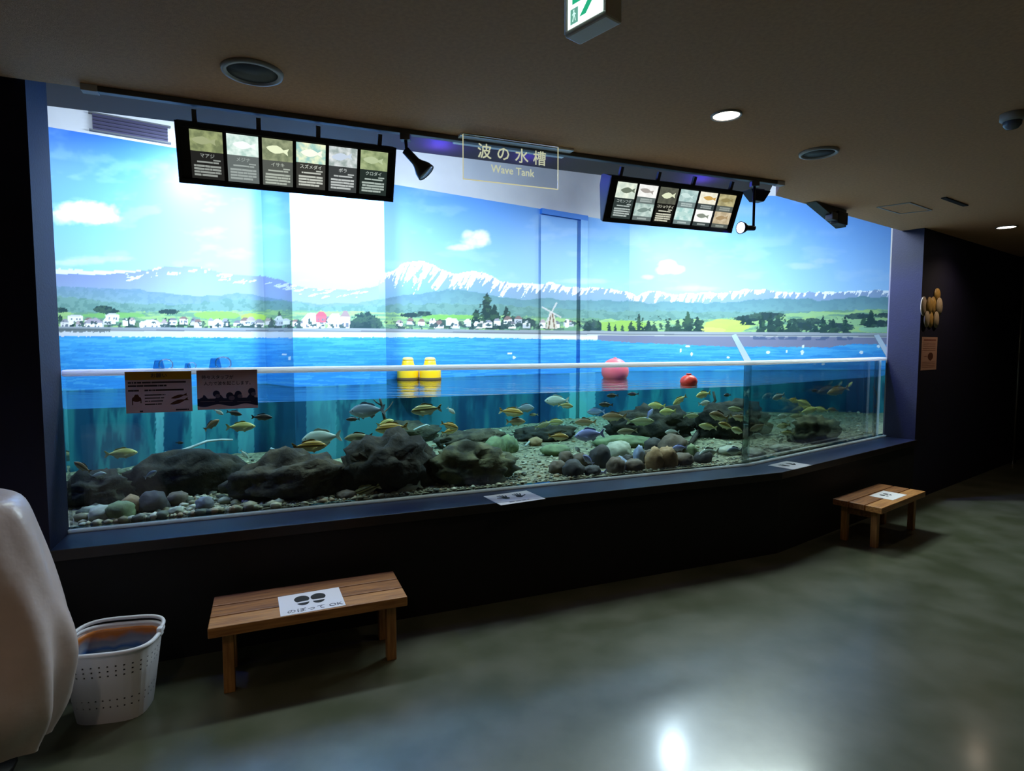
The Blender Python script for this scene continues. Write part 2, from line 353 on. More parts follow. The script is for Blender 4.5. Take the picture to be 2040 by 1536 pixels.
    put((py > q0 + 3) & (((px - 150) / 70)**2 < 1) & (py < q0 + 10 + edge * 8), (92, 104, 110), .8)
    put((py > sh0 - 4) & (py < sh0 + 3) & (px > 1500) & (px < 1700) & (tex > .4), (70, 88, 128), .7)
    for a, c_ in ((1080, 1160), (1150, 1190)): put((px > a) & (px < c_) & (py > q0 + 11) & (py < q0 + 16), (236, 234, 242))
    lk = q0 + 12 + interp(px, [(60, 6), (500, 8), (900, 4), (1190, 6), (1250, 10), (1450, 17), (1650, 17), (1700, 10), (1830, 12)]) + edge * 4
    g = np.clip((py - lk) / 70, 0, 1)[..., None]
    put(py > lk, np.array((70, 164, 232)) * (1 - g) + np.array((48, 140, 226)) * g)
    wv = fbm(px / 40, py / 2.4); put((py > lk) & (wv > .55), (96, 184, 238), .45); put((py > lk) & (wv < .38), (40, 124, 212), .4)
    for cx, cy, rx, ry in BIRDS: put(((px-cx)/rx)**2 + ((py-cy)/ry)**2 + edge < 1, (236, 244, 250), .9)
    # under the water line the water's teal glow is painted on as streaky colour
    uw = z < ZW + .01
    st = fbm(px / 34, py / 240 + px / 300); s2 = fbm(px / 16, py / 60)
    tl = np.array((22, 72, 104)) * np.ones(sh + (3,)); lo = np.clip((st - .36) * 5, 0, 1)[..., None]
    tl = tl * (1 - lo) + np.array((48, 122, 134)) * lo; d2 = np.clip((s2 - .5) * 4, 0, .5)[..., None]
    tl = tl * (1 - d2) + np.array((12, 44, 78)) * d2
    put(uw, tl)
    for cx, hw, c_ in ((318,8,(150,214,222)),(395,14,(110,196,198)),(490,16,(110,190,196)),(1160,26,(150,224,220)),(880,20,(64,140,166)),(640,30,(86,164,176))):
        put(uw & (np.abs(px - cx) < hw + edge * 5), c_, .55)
    col = np.clip(col / 255, 0, 1)
    return np.where(col <= .04045, col / 12.92, ((col + .055) / 1.055)**2.4)

M_mural = bpy.data.materials.new('mural_paint'); M_mural.use_nodes = True
_nt = M_mural.node_tree; _b = _nt.nodes['Principled BSDF']; _a = _nt.nodes.new('ShaderNodeAttribute'); _a.attribute_name = 'paint'
_nt.links.new(_a.outputs['Color'], _b.inputs['Base Color']); _b.inputs['Roughness'].default_value = .42; _b.inputs['Specular IOR Level'].default_value = .35
def z_top(p): return 2.925
def mural(name, p, q, px0=None, px1=None, mats=(M_mural,), ztop=2.925, hidden=False):
    """one flat stretch of painted wall between plan points p and q, facing the viewer"""
    L = (q - p).length; mid = (p + q) / 2
    pxs = lambda P: CX + F_PX * P.x / P.y if P.y > 0 else 0
    wpx = abs(pxs(q) - pxs(p)); nc = max(4, int(wpx / 1.5))
    # even steps across the picture width need uneven steps along the wall
    k = np.linspace(0, 1, nc); wq = k * p.y / (q.y + k * (p.y - q.y)) if not hidden else k
    zs = np.concatenate([np.linspace(.4, 1.2, 60), np.linspace(1.206, 2.0, 140)[0:], np.linspace(2.008, 2.7, 70), np.linspace(2.72, ztop, 12)])
    X = p.x + (q.x - p.x) * wq; Y = p.y + (q.y - p.y) * wq
    XX, ZZ = np.meshgrid(X, zs); YY = np.broadcast_to(Y, XX.shape)
    c, s = math.cos(PITCH), math.sin(PITCH); dz = ZZ - EYE
    dep = YY * c - dz * s; PX = CX + F_PX * XX / dep; PY = CY - F_PX * (YY * s + dz * c) / dep
    col = paint(PX, PY, ZZ); nr = len(zs)
    co = np.stack([XX, YY, ZZ], -1).reshape(-1, 3)
    ii, jj = np.meshgrid(np.arange(nr - 1), np.arange(nc - 1), indexing='ij'); a = (ii * nc + jj).ravel()
    faces = np.stack([a, a + 1, a + nc + 1, a + nc], 1)
    # close the slab behind so that the wall has real thickness
    nrm_ = Vector((-(q - p).y, (q - p).x, 0)).normalized() * .08
    base = len(co); back = [p + nrm_, q + nrm_]
    ext = np.array([[p.x+nrm_.x, p.y+nrm_.y, .4], [q.x+nrm_.x, q.y+nrm_.y, .4], [q.x+nrm_.x, q.y+nrm_.y, ztop], [p.x+nrm_.x, p.y+nrm_.y, ztop]])
    co = np.vstack([co, ext])
    me = bpy.data.meshes.new(name); nv, nf = len(co), len(faces)
    me.vertices.add(nv); me.vertices.foreach_set('co', co.ravel())
    extra = [(base + 1, base, base + 3, base + 2)]
    me.loops.add(nf * 4 + 4); me.loops.foreach_set('vertex_index', np.concatenate([faces.ravel(), np.array(extra).ravel()]))
    me.polygons.add(nf + 1); me.polygons.foreach_set('loop_start', np.arange(nf + 1) * 4)
    me.update(calc_edges=True)
    at = me.attributes.new('paint', 'FLOAT_COLOR', 'POINT'); cc = np.ones((nv, 4)); cc[:base, :3] = col.reshape(-1, 3); cc[base:, :3] = .3
    at.data.foreach_set('color', cc.ravel())
    me.materials.append(M_mural)
    o = bpy.data.objects.new(name, me); C.objects.link(o)
    return o
ZI = 3.5                                                  # ceiling inside the tank hall
segs = [('wall_back', B_left, P_B), ('column_side', P_B, P_A), ('column_front', P_A, P_C), ('wall_rear', P_C, P_D), ('wall_middle', None, CORN), ('wall_end', CORN, B_right)]
def upper(name, p, q, z0=2.925):
    nn = Vector((-(q - p).y, (q - p).x, 0)).normalized() * .08
    b = MB(); b.prism([tuple(v[:2]) for v in (p, q, q + nn, p + nn)], z0, ZI); return struct(b.build(name, M_white))
struct(mural('wall_back_left', B_left, P_B), 'tank back wall painted with sky, hills and a village', 'wall'); upper('wall_above_left', B_left, P_B)
struct(mural('wall_column_side', P_B, P_A)); struct(mural('wall_column_face', P_A, P_C), 'brightly lit painted column face', 'wall')
struct(mural('wall_column_return', P_C, P_D, hidden=True))
upper('wall_above_column_side', P_B, P_A); upper('wall_above_column', P_A, P_C); upper('wall_above_column_return', P_C, P_D)
W_M0 = back_pt(uu(735))
struct(mural('wall_back_middle', W_M0, CORN), 'tank back wall painted with snowy mountains', 'wall'); upper('wall_above_middle', W_M0, CORN)
struct(mural('wall_back_right', CORN, B_right, ztop=3.3), 'tank end wall painted with snowy range and trees', 'wall'); upper('wall_above_right', CORN, B_right, 3.3)
# side walls and lid of the tank hall (mostly out of sight)
sl = far_l + n1 * D_
b = MB(); pl = B_left; q_ = Vector((B_left.x, (DG - n1.x * B_left.x) / n1.y, 0))
b.prism([tuple(v[:2]) for v in (pl, pl + Vector((-.08, 0, 0)), q_ + Vector((-.08, 0, 0)), q_)], .3, ZI); struct(b.build('wall_side_left', M_white))
b = MB(); pr = G1 + n2 * .02 + t2 * .02
b.prism([tuple(v[:2]) for v in (pr, pr + Vector((.08, 0, 0)), B_right + Vector((.08, 0, 0)), B_right)], .3, ZI); struct(b.build('wall_side_right', M_white))
b = MB(); b.prism([tuple(v[:2]) for v in (q_ + Vector((-.1, -.1, 0)), lp[1], lp[1] + t2 * 3.6, B_right + Vector((.2, .3, 0)), CORN + Vector((0, .3, 0)), pl + Vector((-.1, .2, 0)))], ZI, ZI + .1)
struct(b.build('ceiling_tank', M_white))
b = MB(); b.prism([tuple(v[:2]) for v in (q_, fg, pr, B_right, CORN, W_M0, B_left)], .3, .42); struct(b.build('floor_tank', M_tankfloor))

# painted door in the back wall
def wall_at(px, py): 
    d = ray(px, py); nn = nb; dd = nb.dot(CORN); return ORG + d * (dd / d.dot(nn))
d0, d1 = wall_at(1074, 430), wall_at(1165, 440)
# ------------------------------------------------------------------ glass, rail, water
M_acr = clear_mat('clear_acrylic', (250, 253, 253), 1.4, .01, .7)
def panel(name, p, q, nn, z0, z1, th, m):
    b = MB(); b.prism([tuple(v[:2]) for v in (p, q, q + nn * th, p + nn * th)], z0, z1); return b.build(name, m)
th = .05
struct(panel('window_1', G0 + t1 * .004, FOLD - t1 * .006, n1, ZL + .012, ZR - .001, th, M_acr), 'long clear acrylic tank window', 'window')
struct(panel('window_2', FOLD + t2 * .012, G1 - t2 * .004, n2, ZL + .012, ZR - .001, th, M_acr), 'short angled clear acrylic tank window', 'window')
M_rail = mat('frosted_acrylic_edge', (246, 248, 252), .35, spec=.8)
_bb = M_rail.node_tree.nodes['Principled BSDF']; _bb.inputs['Subsurface Weight'].default_value = 1; _bb.inputs['Subsurface Radius'].default_value = (1, 1, 1); _bb.inputs['Subsurface Scale'].default_value = .12
M_seam = mat('grey_acrylic_joint', (98, 110, 116), .4)
b = MB(); b.prism([tuple(v[:2]) for v in (G0, fg, G1, G1 + n2 * .09, offs(.09), G0 + n1 * .09)], ZR, ZR + .03)
tag(b.build('tank_rail', M_rail, bevel=.006), 'pale frosted rail along the top of the tank window', 'rail')
b = MB(); b.prism([tuple(v[:2]) for v in (FOLD - t1 * .016, FOLD + t2 * .016, FOLD + t2 * .016 + n2 * .05, FOLD - t1 * .016 + n1 * .05)], ZL + .01, ZR)
struct(b.build('trim_4', clear_mat('joint_gel', (222, 230, 230), 1.4, .2, .5)))
# stays from the rail up to the back wall
for pa, pb, yb, lab in (((1491, 722), (1462, 668), 5.9, 'grey stay bar rising from the bend of the tank rail'), ((1772, 712), (1746, 668), 6.4, 'grey stay bar rising from the right end of the tank rail')):
    p0 = at_n(*pa, A2, DG2 + .03); p1 = at_y(*pb, yb)
    tag(MB().bar(p0, p1, .012, .046, up=(1, 0, .3)).build('stay_bar', M_seam), lab, 'bar', 'stay bars of the tank rail')
# water body
M_water = bpy.data.materials.new('sea_water'); M_water.use_nodes = True; nt = M_water.node_tree; nt.nodes.clear()
out = nt.nodes.new('ShaderNodeOutputMaterial'); mx = nt.nodes.new('ShaderNodeMixShader'); tr = nt.nodes.new('ShaderNodeBsdfTransparent')
gl = nt.nodes.new('ShaderNodeBsdfGlossy'); gl.inputs['Roughness'].default_value = .05; fr = nt.nodes.new('ShaderNodeFresnel'); fr.inputs['IOR'].default_value = 1.75
geo = nt.nodes.new('ShaderNodeNewGeometry'); sp = nt.nodes.new('ShaderNodeSeparateXYZ'); gt = nt.nodes.new('ShaderNodeMath'); gt.operation = 'GREATER_THAN'; gt.inputs[1].default_value = .5
mu = nt.nodes.new('ShaderNodeMath'); mu.operation = 'MULTIPLY'
nt.links.new(geo.outputs['True Normal'], sp.inputs[0]); nt.links.new(sp.outputs['Z'], gt.inputs[0]); nt.links.new(gt.outputs[0], mu.inputs[0]); nt.links.new(fr.outputs[0], mu.inputs[1])
tcn = nt.nodes.new('ShaderNodeTexCoord'); mpn = nt.nodes.new('ShaderNodeMapping'); mpn.inputs['Rotation'].default_value = (0, 0, -A1); mpn.inputs['Scale'].default_value = (1.0, 4.5, 1)
nzn = nt.nodes.new('ShaderNodeTexNoise'); nzn.inputs['Scale'].default_value = 1.6; nzn.inputs['Detail'].default_value = 3
bpn = nt.nodes.new('ShaderNodeBump'); bpn.inputs['Strength'].default_value = .5; bpn.inputs['Distance'].default_value = .03
nt.links.new(tcn.outputs['Object'], mpn.inputs[0]); nt.links.new(mpn.outputs[0], nzn.inputs['Vector']); nt.links.new(nzn.outputs['Fac'], bpn.inputs['Height'])
nt.links.new(bpn.outputs[0], gl.inputs['Normal'])
nt.links.new(mu.outputs[0], mx.inputs['Fac']); nt.links.new(tr.outputs[0], mx.inputs[1]); nt.links.new(gl.outputs[0], mx.inputs[2]); nt.links.new(mx.outputs[0], out.inputs['Surface'])
va = nt.nodes.new('ShaderNodeVolumeAbsorption'); va.inputs['Color'].default_value = (.30, .80, .84, 1); va.inputs['Density'].default_value = .52
nt.links.new(va.outputs[0], out.inputs['Volume'])
e_ = .004
wp = [G0 + n1 * (th + e_), offs(th + e_), G1 + n2 * (th + e_) - t2 * .01, B_right + Vector((-.03, -.03, 0)), CORN - Vector((0, .03, 0)), W_M0 - nb * .03, P_D - nb * .03 + tb * .02, P_C - nb * .03 + tb * .03, P_A - nb * .03 - tb * .01, P_B - nb * .03 - tb * .03, back_pt(-.85) - nb * .03]
b = MB(); b.prism([tuple(v[:2]) for v in wp], .45, ZW)
struct(b.build('water', M_water), 'clear teal sea water filling the tank', 'water')
# door leaf and frame set into the painted wall
def off_pts(px0, px1, out):
    a, c = wall_at(px0, 500), wall_at(px1, 500); a.z = c.z = 0
    return a - nb * out, c - nb * out
p, q = off_pts(1075, 1147, .02); struct(mural('door_1', p, q, ztop=2.86), 'painted door in the back wall, sky carried across it', 'door')
p, q = off_pts(1152, 1166, .04); struct(mural('door_frame_side', p, q, ztop=2.925))
p, q = off_pts(1075, 1166, .042)
zt = 2.87; nn = Vector((-(q - p).y, (q - p).x, 0)).normalized() * .09
b = MB(); b.prism([tuple(v[:2]) for v in (p, q, q + nn, p + nn)], zt, 2.924); struct(b.build('door_frame_top', mat('sky_blue_frame', (46, 116, 206), .5)))

# ------------------------------------------------------------------ inside the tank
def glass_y(u, off=0.0):
    y1 = (DG + off) / (n1.x * u + n1.y); y2 = (DG2 + off) / (n2.x * u + n2.y)
    f = offs(off); return y1 if u < f.x / f.y else y2
def seg_y(u, p, q):
    d = q - p; nx, ny = -d.y, d.x; return (nx * p.x + ny * p.y) / (nx * u + ny)
def tank_back(u):
    px = CX + F_PX * u
    if px < 530: return back_y(u)
    if px < 585: return seg_y(u, P_B, P_A)
    if px < 770: return seg_y(u, P_A, P_C)
    if u < CORN.x / CORN.y: return back_y(u)
    return seg_y(u, CORN, B_right)
def bed(x, y):
    u = x / y; d = max(0, y - glass_y(u, th))
    return ZL + .012 + .028 * d + .022 * min(1, d * 4) * mnoise.noise(Vector((x * 3, y * 3, 0))) + .01 * min(1, d * 6) * mnoise.noise(Vector((x * 11, y * 11, 2)))
M_gravel = mat('river_gravel', (152, 146, 116), .85, var=(84, 82, 62), scale=28, bump=.8, bscale=60)
us = np.linspace(G0.x / G0.y - .02, .634, 240); ts = np.linspace(0, 1, 60) ** 1.5
b = MB(); vs = []; fs = []
for u in us:
    y0, y1 = glass_y(u, th + .006), tank_back(u) - .02
    for t in ts:
        y = y0 + (y1 - y0) * t; x = u * y; vs.append((x, y, bed(x, y)))
nt_ = len(ts)
fs = [(i*nt_+j, (i+1)*nt_+j, (i+1)*nt_+j+1, i*nt_+j+1) for i in range(len(us)-1) for j in range(nt_-1)]
b._add(vs, fs, True); o = b.build('gravel_bed', M_gravel); tag(o, 'pale gravel and sand spread over the tank bottom', 'gravel', kind='stuff')
# loose pebbles: too many to count
def island_mat(name, cols, rough=.7):
    m = bpy.data.materials.new(name); m.use_nodes = True; nt = m.node_tree; bb = nt.nodes['Principled BSDF']; bb.inputs['Roughness'].default_value = rough
    g = nt.nodes.new('ShaderNodeNewGeometry'); rp = nt.nodes.new('ShaderNodeValToRGB'); rp.color_ramp.interpolation = 'CONSTANT'
    while len(rp.color_ramp.elements) < len(cols): rp.color_ramp.elements.new(.5)
    for i, c in enumerate(cols): rp.color_ramp.elements[i].position = i / len(cols); rp.color_ramp.elements[i].color = (*lin(c), 1)
    nt.links.new(g.outputs['Random Per Island'], rp.inputs['Fac']); nt.links.new(rp.outputs['Color'], bb.inputs['Base Color']); return m
M_peb = island_mat('pebbles', [(176,168,136),(128,122,92),(84,86,66),(150,140,110),(64,66,56),(196,190,164),(112,104,72),(98,96,80),(142,118,84),(170,172,150)])
b = MB(); prnd = random.Random(11)
ico = bmesh.new(); bmesh.ops.create_icosphere(ico, subdivisions=1, radius=1); ico.verts.index_update()
IV = [v.co.copy() for v in ico.verts]; IF = [tuple(v.index for v in f.verts) for f in ico.faces]; ico.free()
for k in range(5200):
    u = prnd.uniform(-.742, .622); px = CX + F_PX * u; t = prnd.random() ** (2.6 if px < 1050 else 1.8)
    y0, y1 = glass_y(u, th + .02), tank_back(u) - .06; y = y0 + (y1 - y0) * t; x = u * y
    r = prnd.uniform(.005, .011) * (1 + .9 * (prnd.random() < .15))
    if px < 560: r *= prnd.choice((1, 1.3, 1.8))
    z = bed(x, y) + r * .25; a = prnd.uniform(0, 6.28); ca, sa = math.cos(a), math.sin(a); ax, ay, az = prnd.uniform(.9, 1.6), prnd.uniform(.7, 1.1), prnd.uniform(.5, .8)
    vs = []
    for v in IV:
        q = v * (r * prnd.uniform(.85, 1.15)); qx, qy = q.x * ax, q.y * ay
        vs.append((x + qx * ca - qy * sa, y + qx * sa + qy * ca, z + q.z * az))
    b._add(vs, IF, True)
tag(b.build('pebbles', M_peb, recalc=False), 'small mixed pebbles strewn over the gravel behind the glass', 'pebbles', kind='stuff')

# rocks: (px centre, py base, px width, px height, depth ratio)
M_rock = mat('dark_algae_rock', (30, 30, 26), .95, var=(66, 60, 46), scale=9, bump=.9, bscale=26, ramp=(.42, .75))
M_rockb = mat('brown_algae_rock', (46, 42, 34), .95, var=(92, 84, 64), scale=9, bump=.9, bscale=30, ramp=(.4, .7))
M_rockg = mat('green_grey_rock', (46, 50, 38), .95, var=(112, 112, 76), scale=8, bump=.7, bscale=22, ramp=(.4, .7))
def rock(name, px, base, w, h, m, label, seed, dr=.6, group=None, cat='rock', amp=.34, flat=None, sub=4, freq=1.5, back=0.0):
    p = at_z(px, base, ZL + .03); k = p.y / F_PX; dpt = w * k * dr
    c = p + Vector((p.x / p.y, 1, 0)) * (dpt * .42 + back)
    for nn, dd in ((n1, DG), (n2, DG2)):
        gap = nn.dot(c) - dd - th - (dpt * .5 * 1.16 + .015)
        if gap < 0: v = Vector((p.x / p.y, 1, 0)); c = c - v * (gap / nn.dot(v))
    k = c.y / F_PX
    hh = h * k; z0 = bed(c.x, c.y)
    o = empty(name, (0, 0, 0)) if False else None
    b = MB(); b.blob((0, 0, 0), w * k * .5, dpt * .5, hh * .62, sub=sub, amp=amp, seed=seed, rot=A1, flat=flat, freq=freq)
    o = b.build(name, m); o.location = (c.x, c.y, z0 + hh * .34)
    return tag(o, label, cat, group)
rock('boulder', 376, 990, 210, 96, M_rock, 'dark flat-topped rock slab below the two notices on the glass', 1, .45, flat=.16, amp=.2)
rock('boulder', 585, 994, 215, 90, M_rockb, 'large brown algae-covered rock left of the biggest dark rock', 2, .6)
rock('boulder', 780, 978, 190, 112, M_rock, 'biggest dark craggy rock below the yellow floats', 3, .6)
rock('boulder', 938, 972, 178, 76, M_rockg, 'mossy low boulder to the right of the biggest dark rock', 4, .6)
rock('boulder', 196, 1010, 120, 70, M_rock, 'small dark rock in the front corner beside the window jamb', 5, .7)
rock('boulder', 1300, 898, 190, 66, M_rock, 'dark rock bank behind the heap of round stones', 6, .45, back=.45)
rock('boulder', 1462, 892, 170, 72, M_rock, 'dark rock hump under the fish shoal by the window bend', 7, .45, back=.45)
rock('boulder', 1622, 888, 120, 50, M_rockg, 'low green-brown rock near the far right end of the tank', 8, .5, back=.2)
rock('boulder', 940, 906, 150, 34, M_rockb, 'low dark ledge of rock behind the mossy boulder', 9, .5, back=.15)
rock('boulder', 1085, 892, 130, 30, M_rock, 'low dark rock between the pale stick and the mossy boulder', 10, .5, back=.2)
rock('boulder', 800, 898, 150, 40, M_rockb, 'brown rock crest peeping over the biggest dark rock', 12, .5, back=.2)
rock('boulder', 470, 925, 110, 40, M_rock, 'dark rock far behind the yellow fish at left', 13, .5, back=.4)
stone_cols = {'brown': ((108, 92, 74), (84, 72, 60)), 'grey': ((132, 134, 140), (104, 106, 112)), 'dark': ((62, 58, 56), (46, 44, 44)), 'tan': ((166, 134, 92), (126, 98, 66)), 'pale': ((178, 178, 158), (140, 142, 120)), 'green': ((124, 140, 96), (92, 104, 72)), 'blue': ((150, 164, 190), (118, 132, 160))}
SM = {k: mat(k + '_stone', a, .75, var=c, scale=14, bump=.3, bscale=40) for k, (a, c) in stone_cols.items()}
STONES = [(1112,940,40,26,'brown','brown stone at the left foot of the stone heap'),(1142,948,46,34,'dark','dark round stone at the front left of the heap'),(1128,925,34,28,'brown','brown stone topping the left edge of the heap'),(1158,926,34,26,'brown','brown stone left of the small lavender fish'),
 (1196,928,44,44,'dark','dark upright stone at the middle of the heap'),(1226,948,42,34,'brown','olive-brown stone beside the front lavender fish'),(1262,948,46,26,'brown','flat brown stone at the foot of the heap centre'),(1250,926,28,24,'dark','small dark stone behind the flat brown stone'),
 (1230,914,64,36,'pale','broad pale green stone on top of the heap'),(1272,923,26,36,'blue','bluish-white upright stone on the heap'),(1234,934,40,30,'blue','bluish stone below the broad pale stone'),(1290,922,30,28,'brown','brown stone between bluish and tan stones'),
 (1304,940,44,44,'tan','tan leaning stone, the rear of two wedges'),(1328,946,46,46,'tan','tan wedge stone with white rim, front of two wedges'),(1300,906,38,30,'dark','violet-grey stone at the top of the heap'),(1340,912,62,46,'brown','big brown stone behind the tan wedges'),
 (1360,926,50,26,'brown','rounded brown stone right of the tan wedges'),(1376,912,34,30,'green','olive stone at the right of the big brown stone'),(1400,918,40,22,'dark','dark stone beside the silver fish on the right'),(1180,946,36,20,'dark','dark stone under the front lavender fish'),
 (1012,905,44,36,'green','pale green angular stone right of the mossy boulder'),(986,910,46,38,'green','dark green stone behind the pale angular stone'),(1066,893,30,16,'tan','small tan stone at the foot of the pale stick'),(898,900,34,16,'pale','white flat stone above the mossy boulder'),
 (240,1040,58,38,'green','yellow-green stone in the front left corner'),(205,1034,52,30,'pale','pale stone at the far left of the gravel'),(262,1020,40,36,'tan','orange-brown stone next to the yellow-green one'),(306,1018,52,44,'dark','dark block stone in the left gravel'),
 (408,1012,34,26,'grey','grey pointed stone on the gravel under the slab'),(354,1006,40,26,'brown','brown stone at the foot of the flat slab'),(352,1040,30,16,'pale','small pale stone in the front left gravel'),(448,1000,26,14,'pale','pale pebble stone right of the grey pointed stone'),
 (1455,906,52,16,'pale','pale flat stone on the right gravel'),(1500,915,54,16,'pale','pale low stone by the glass near the window bend'),(1240,895,120,22,'green','long greenish stone along the back of the heap'),(1555,905,44,12,'pale','pale low stone past the window bend'),(690,990,40,16,'brown','small brown stone in front of the brown rock'),(1108,910,60,20,'green','greenish sand-covered stone left of the heap')]
for i, (px, by, w, h, c, lab) in enumerate(STONES):
    rock('stone', px, by, w, h, SM[c], lab, 20 + i, .8, group='stones on the tank bed', cat='stone', amp=.24, sub=3, freq=1.25)

# branches and sticks
def pt(px, py, t):
    d = ray(px, py); u = d.x / d.y; y0 = glass_y(u, th + .08); fl = (ZL + .03 - EYE) / (d.z / d.y) if d.z < 0 else 99
    y1 = min(tank_back(u) - .12, fl - .05); return ORG + d * ((y0 + (y1 - y0) * t) / d.y)
M_branch = mat('wet_branch', (36, 30, 24), .8, var=(60, 50, 38), scale=20); M_pale = mat('pale_stick', (178, 184, 178), .6, var=(140, 150, 150), scale=16)
def branch(path, r, m, lab, name='branch', forks=()):
    b = MB(); P = [pt(*q) for q in path]; b.tube(P, [r * (1 - .5 * i / len(P)) for i in range(len(P))], 7)
    for f in forks: Q = [pt(*q) for q in f]; b.tube(Q, [r * .6, r * .45, r * .3][:len(Q)], 6)
    return tag(b.build(name, m), lab, name)
branch([(1376,884,.75),(1392,858,.74),(1408,836,.73),(1414,812,.72),(1425,798,.72),(1421,780,.72)], .022, M_branch, 'dark crooked branch leaning up in front of the shoal')
branch([(770,850,.72),(764,826,.72),(760,806,.72),(756,792,.72)], .012, M_branch, 'dark twiggy branch left of the striped olive fish', forks=[[(763,824,.72),(775,812,.72),(783,800,.72)],[(761,808,.72),(750,802,.72),(744,796,.72)]])
branch([(1047,888,.8),(1062,872,.8),(1078,854,.8)], .010, M_pale, 'straight pale stick leaning on the gravel', name='stick')
branch([(824,857,.75),(838,850,.75),(850,846,.76),(857,849,.76)], .008, M_pale, 'thin bent pale stick beside the biggest dark rock', name='stick')
branch([(328,903,.6),(356,900,.6),(384,890,.62),(412,879,.64),(440,876,.66),(464,876,.66)], .011, M_pale, 'long curved pale pipe above the flat-topped slab', name='pipe')
branch([(872,878,.8),(880,884,.8),(887,889,.8)], .011, M_pale, 'short pale stick above the mossy boulder', name='stick')
branch([(1743,812,.5),(1750,800,.5),(1746,785,.5),(1740,770,.5)], .010, M_branch, 'dark thin branch at the right end of the tank')
branch([(540,894,.7),(555,900,.7),(560,906,.7)], .010, M_pale, 'short white tube on top of the brown rock', name='pipe')

# fish ------------------------------------------------------------
def fish_mat(name, back, side, belly, stripe=None, n=2, rough=.35):
    m = bpy.data.materials.new(name); m.use_nodes = True; nt = m.node_tree; bb = nt.nodes['Principled BSDF']; bb.inputs['Roughness'].default_value = rough
    tc = nt.nodes.new('ShaderNodeTexCoord'); sx = nt.nodes.new('ShaderNodeSeparateXYZ'); nt.links.new(tc.outputs['Object'], sx.inputs[0])
    mr = nt.nodes.new('ShaderNodeMapRange'); mr.inputs['From Min'].default_value = -.17; mr.inputs['From Max'].default_value = .17
    nt.links.new(sx.outputs['Z'], mr.inputs['Value']); rp = nt.nodes.new('ShaderNodeValToRGB'); el = rp.color_ramp.elements
    stops = [(0, belly), (.33, belly), (.5, side), (.72, side), (.86, back), (1, back)]
    if stripe is not None:
        stops = [(0, belly), (.4, belly), (.46, side), (.52, stripe), (.58, stripe), (.63, side), (.70, side), (.75, stripe), (.80, stripe), (.84, side), (.92, back), (1, back)]
    while len(el) < len(stops): el.new(.5)
    for e, (p_, c_) in zip(el, stops): e.position = p_; e.color = (*lin(c_), 1)
    nt.links.new(mr.outputs[0], rp.inputs['Fac']); nt.links.new(rp.outputs['Color'], bb.inputs['Base Color'])
    return m
FK = {'striped': fish_mat('striped_fish_skin', (122, 116, 62), (182, 180, 104), (214, 214, 176), (70, 66, 44)),
      'gold': fish_mat('golden_fish_skin', (150, 122, 52), (196, 160, 74), (218, 206, 156), (110, 84, 40)),
      'yellow': fish_mat('yellow_fish_skin', (150, 148, 76), (204, 204, 124), (226, 226, 184)),
      'olive': fish_mat('olive_fish_skin', (92, 92, 60), (136, 134, 94), (184, 184, 152)),
      'pale': fish_mat('pale_fish_skin', (150, 164, 150), (190, 202, 188), (216, 222, 212)),
      'lavender': fish_mat('blue_lit_fish_skin', (134, 142, 196), (170, 176, 224), (200, 204, 236)),  # lavender is the blue lamplight on these fish, put into the skin colour
      'grey': fish_mat('grey_fish_skin', (84, 100, 112), (122, 138, 146), (168, 178, 180)),
      'dark': fish_mat('dark_fish_skin', (30, 30, 30), (52, 46, 40), (96, 86, 72)),
      'brown': fish_mat('brown_fish_skin', (92, 74, 46), (132, 110, 72), (190, 178, 142))}
M_eye = mat('fish_eye', (10, 10, 12), .1)
